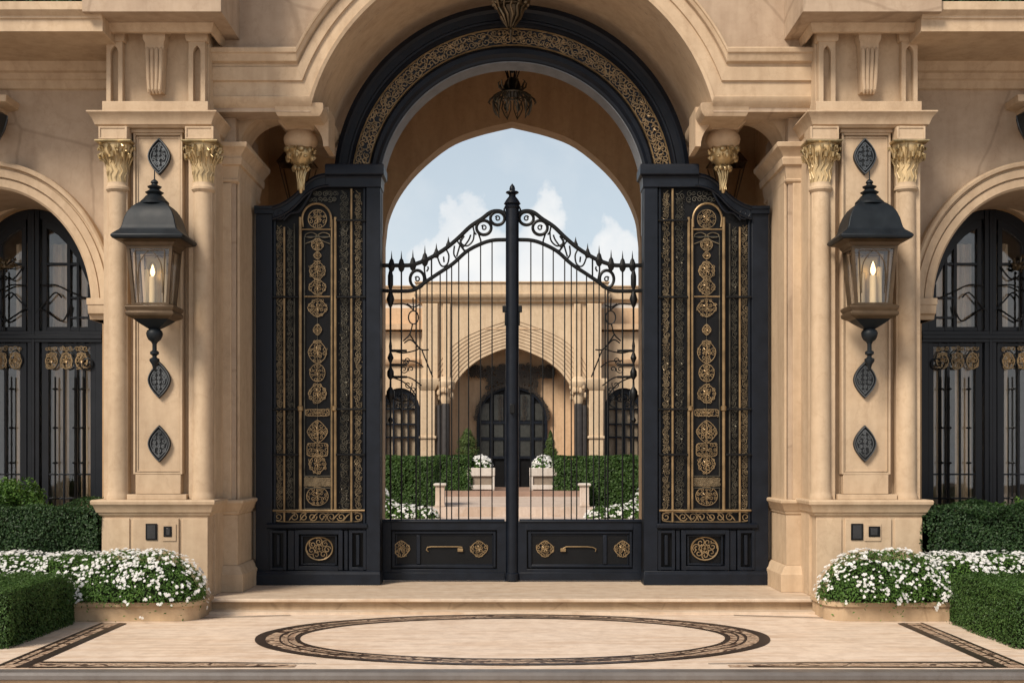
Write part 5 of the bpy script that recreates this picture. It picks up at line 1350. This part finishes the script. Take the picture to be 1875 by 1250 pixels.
# bollards, planters and plants in the courtyard
for f in (-1, 1):
    w = 'left' if f < 0 else 'right'
    y = 15.75; cx = X(806 if f < 0 else 1070, y); k = lambda n_: M(n_, y); z = lambda p: Z(p, y)
    root = thing('stone_post', 'squat stone post at the %s end of the courtyard step' % w, 'stone post', (cx, y, .24), 'stone posts on the courtyard step')
    q = MB(); a = k(8.5); q.loft([(cx-a*1.1, cx+a*1.1, y-a*1.1, y+a*1.1, .242), (cx-a*1.1, cx+a*1.1, y-a*1.1, y+a*1.1, .28), (cx-a, cx+a, y-a, y+a, .30), (cx-a*.96, cx+a*.96, y-a*.96, y+a*.96, z(890))]); q.build('shaft', S_PAVE, root, bevel=.015)
    q = MB(); q.loft([(cx-a, cx+a, y-a, y+a, z(890)), (cx-a*1.35, cx+a*1.35, y-a*1.35, y+a*1.35, z(888.5)), (cx-a*1.4, cx+a*1.4, y-a*1.4, y+a*1.4, z(885.5)), (cx-a*1.1, cx+a*1.1, y-a*1.1, y+a*1.1, z(884))]); q.build('cap', S_PLANT, root, bevel=.012)
    # wooden planter with white flowers
    y = 24.2; cx = X(881 if f < 0 else 995, y); k = lambda n_: M(n_, y); z = lambda p: Z(p, y); a = k(22)
    root = thing('wooden_planter', 'whitewashed wooden planter box to the %s of the far door' % w, 'planter', (cx, y, .4), 'planters at the far door')
    q = MB()
    for fx in (-1, 1):
        for fy in (-1, 1): q.box(cx+fx*a-.05, cx+fx*a+.05, y+fy*a*.8-.05, y+fy*a*.8+.05, .402, z(857))
    q.box(cx-a-.05, cx+a+.05, y-a*.8-.06, y+a*.8+.06, .43, z(887)); q.box(cx-a-.06, cx+a+.06, y-a*.8-.07, y+a*.8+.07, z(871), z(856))
    q.build('frame', S_PLANT, root, bevel=.012)
    q = MB(); q.box(cx-a, cx+a, y-a*.8, y+a*.8, z(887), z(871)); q.build('side_boards', stone('weathered_wood', (.27, .22, .17), .3), root)
    bl = [(cx, y, z(859), k(20), k(18), k(24))]
    flowers('potted_flowers', 'white flower dome filling the %s wooden planter at the far door' % w, bl, 1, 90+f, 1500, 190, .05, group='flowers in the far planters', lsize=.10, cat='flowers')
    # conifer
    y = 25.6; cx = X(856 if f < 0 else 1008, y); k = lambda n_: M(n_, y); z = lambda p: Z(p, y); rd = random.Random(33+f)
    topp = 784 if f < 0 else 788; hw = 21 if f < 0 else 13
    root = thing('cone_conifer', ('broad soft conifer beside the left jamb of the far door' if f < 0 else 'slim pointed conifer beside the right jamb of the far door'), 'conifer', (cx, y, .4), 'conifers at the far door')
    q = MB(); q.tube([(cx, y, .4), (cx, y, 1.0), (cx, y, z(topp+8))], [.05, .04, .01], 6); q.build('trunk', HCORE, root)
    q = MB()
    for i in range(4200):
        t_ = rd.random()**.75; zz = z(topp) + (z(850)-z(topp))*t_
        rad = k(hw)*min(1, (t_*1.5)**.8 if f > 0 else (t_*2.2)**.6)*(.85 + .2*math.sin(t_*21 + i % 3)) * math.sqrt(rd.uniform(.35, 1.1))
        a_ = rd.uniform(0, 2*PI); leaf(q, (cx+rad*math.cos(a_), y+rad*math.sin(a_), zz), (math.cos(a_), math.sin(a_), 1.2), .085, rd, .3, .6)
    q.build('crown', CONIF, root, smooth=0, fixn=False)
    # hedges: near and far
    y0 = 16.0
    xa = (937.5-796)/(K*rr(y0)); zt_ = Z(839, y0)
    hedge('courtyard_hedge', 'tall clipped hedge just beyond the %s gate leaf behind the stone post' % w, xa, xa+3.2, y0, y0+1.4, .2, zt_, HEDGE, f, .075, 1500, .05, 100+f, group='hedges in the courtyard', faces='ftl')
    y0 = 23.4
    xa = (937.5-861)/(K*rr(y0)); zt_ = Z(836, y0)
    hedge('courtyard_hedge', 'far clipped hedge running up to the %s wooden planter' % w, xa, xa+3.5, y0+.4, y0+1.6, .4, zt_, HEDGE, f, .09, 1000, .06, 110+f, group='hedges in the courtyard', faces='ftl')
    # low flowers at the edge
    y = 14.9; xb = (937.5-796)/(K*rr(y)); kk = lambda n_: M(n_, y)
    bl = [(xb+.25, y, .0, .34, .3, .26), (xb+.7, y, 0, .4, .32, .30), (xb+1.15, y+.05, 0, .36, .32, .42), (xb+1.45, y+.1, 0, .36, .36, .85), (xb+1.75, y+.1, .0, .4, .36, .9)]
    flowers('border_flowers', 'low white flowers edging the %s courtyard hedge seen through the gate' % w, bl, f, 120+f, 5200, 430, .042, group='white flowers in the courtyard', lsize=.07)

# =================================================================== CAMERA, SUN, SKY
cam = bpy.data.cameras.new('camera'); co = bpy.data.objects.new('camera', cam); COL.objects.link(co)
co.location = (0, -D, EYE); co.rotation_euler = (PI/2, 0, 0)
cam.sensor_width = 36; cam.lens = K*D/1875*36; cam.shift_y = 205/1875
cam.clip_end = 3000; cam.clip_start = .1
sc.camera = co
EL, AZ = math.radians(42), math.radians(-38)       # sun in front of the facade, to the left (azimuth from -y towards -x)
sl = bpy.data.lights.new('sun', 'SUN'); so = bpy.data.objects.new('sun', sl); COL.objects.link(so)
sl.energy = 3.6; sl.angle = math.radians(18); sl.color = (1, .90, .77)
dirv = Vector((math.sin(AZ)*math.cos(EL), -math.cos(AZ)*math.cos(EL), math.sin(EL)))   # towards the sun
so.rotation_euler = dirv.to_track_quat('Z', 'Y').to_euler()
w = bpy.data.worlds.new('World'); sc.world = w; w.use_nodes = True
nt = w.node_tree; bg = nt.nodes['Background']
sky = node(nt, 'ShaderNodeTexSky', sky_type='NISHITA')
sky.sun_disc = False; sky.sun_elevation = EL; sky.sun_rotation = math.atan2(dirv.x, dirv.y)
sky.air_density = 1.0; sky.dust_density = 2.0; sky.ozone_density = 1.0
tc = node(nt, 'ShaderNodeTexCoord')
def math_(op, a, b=None):
    m = node(nt, 'ShaderNodeMath', operation=op)
    for i, v in ((0, a), (1, b)):
        if v is None: continue
        if isinstance(v, (int, float)): m.inputs[i].default_value = v
        else: nt.links.new(v, m.inputs[i])
    return m.outputs[0]
sep = node(nt, 'ShaderNodeSeparateXYZ'); nt.links.new(tc.outputs['Generated'], sep.inputs[0])
# outline of the cloud bank along the horizon: azimuth -> height of the cumulus tops
ax = node(nt, 'ShaderNodeMapRange'); ax.inputs[1].default_value = -.15; ax.inputs[2].default_value = .15
nt.links.new(sep.outputs[0], ax.inputs[0])
tops = [(-.15, .165), (-.103, .150), (-.075, .168), (-.055, .186), (-.035, .205), (-.022, .205), (-.008, .178), (.003, .170), (.014, .205), (.026, .213), (.040, .200), (.050, .172), (.062, .166), (.072, .186), (.085, .186), (.100, .172), (.15, .18)]
hr = ramp(nt, ax.outputs[0], [((x_ + .15)/.3, (h_, h_, h_, 1)) for x_, h_ in tops])
mp = node(nt, 'ShaderNodeMapping'); mp.inputs['Location'].default_value = (.35, .1, .0)
nt.links.new(tc.outputs['Generated'], mp.inputs['Vector'])
n1 = noise(nt, mp.outputs['Vector'], 38, 8, .56)
n3 = noise(nt, mp.outputs['Vector'], 7, 6, .55)
edge = math_('MULTIPLY', math_('SUBTRACT', n1, .5), .085)
d_ = math_('ADD', math_('SUBTRACT', hr.outputs['Color'], sep.outputs[2]), edge)
cum = ramp(nt, d_, [(0, (0, 0, 0, 1)), (.008, (.55, .55, .55, 1)), (.03, (.85, .85, .85, 1)), (.09, (1, 1, 1, 1))])
wisp = ramp(nt, n3, [(.46, (0, 0, 0, 1)), (.75, (.45, .45, .45, 1))])
cover = math_('MAXIMUM', cum.outputs['Color'], wisp.outputs['Color'])
n2 = noise(nt, mp.outputs['Vector'], 24, 6, .5)
cc = ramp(nt, n2, [(.3, (9.0, 9.2, 9.4, 1)), (.6, (10.4, 10.3, 10.1, 1))])
hz = node(nt, 'ShaderNodeMapRange'); hz.inputs[1].default_value = .06; hz.inputs[2].default_value = .7; hz.inputs[3].default_value = .92; hz.inputs[4].default_value = .0
nt.links.new(sep.outputs[2], hz.inputs[0])
pale = mixc(nt, hz.outputs[0], sky.outputs[0], (7.6, 8.6, 9.3, 1))
mixed = mixc(nt, cover, pale, cc.outputs['Color'])
nt.links.new(mixed, bg.inputs['Color'])
bg.inputs['Strength'].default_value = .080
sc.view_settings.view_transform = 'Standard'; sc.view_settings.look = 'None'; sc.view_settings.gamma = 1
sc.view_settings.use_curve_mapping = False; sc.view_settings.exposure = 0.25
try:
    sc.cycles.use_denoising = True
    sc.cycles.max_bounces = 6; sc.cycles.diffuse_bounces = 4; sc.cycles.transparent_max_bounces = 12
except Exception: pass
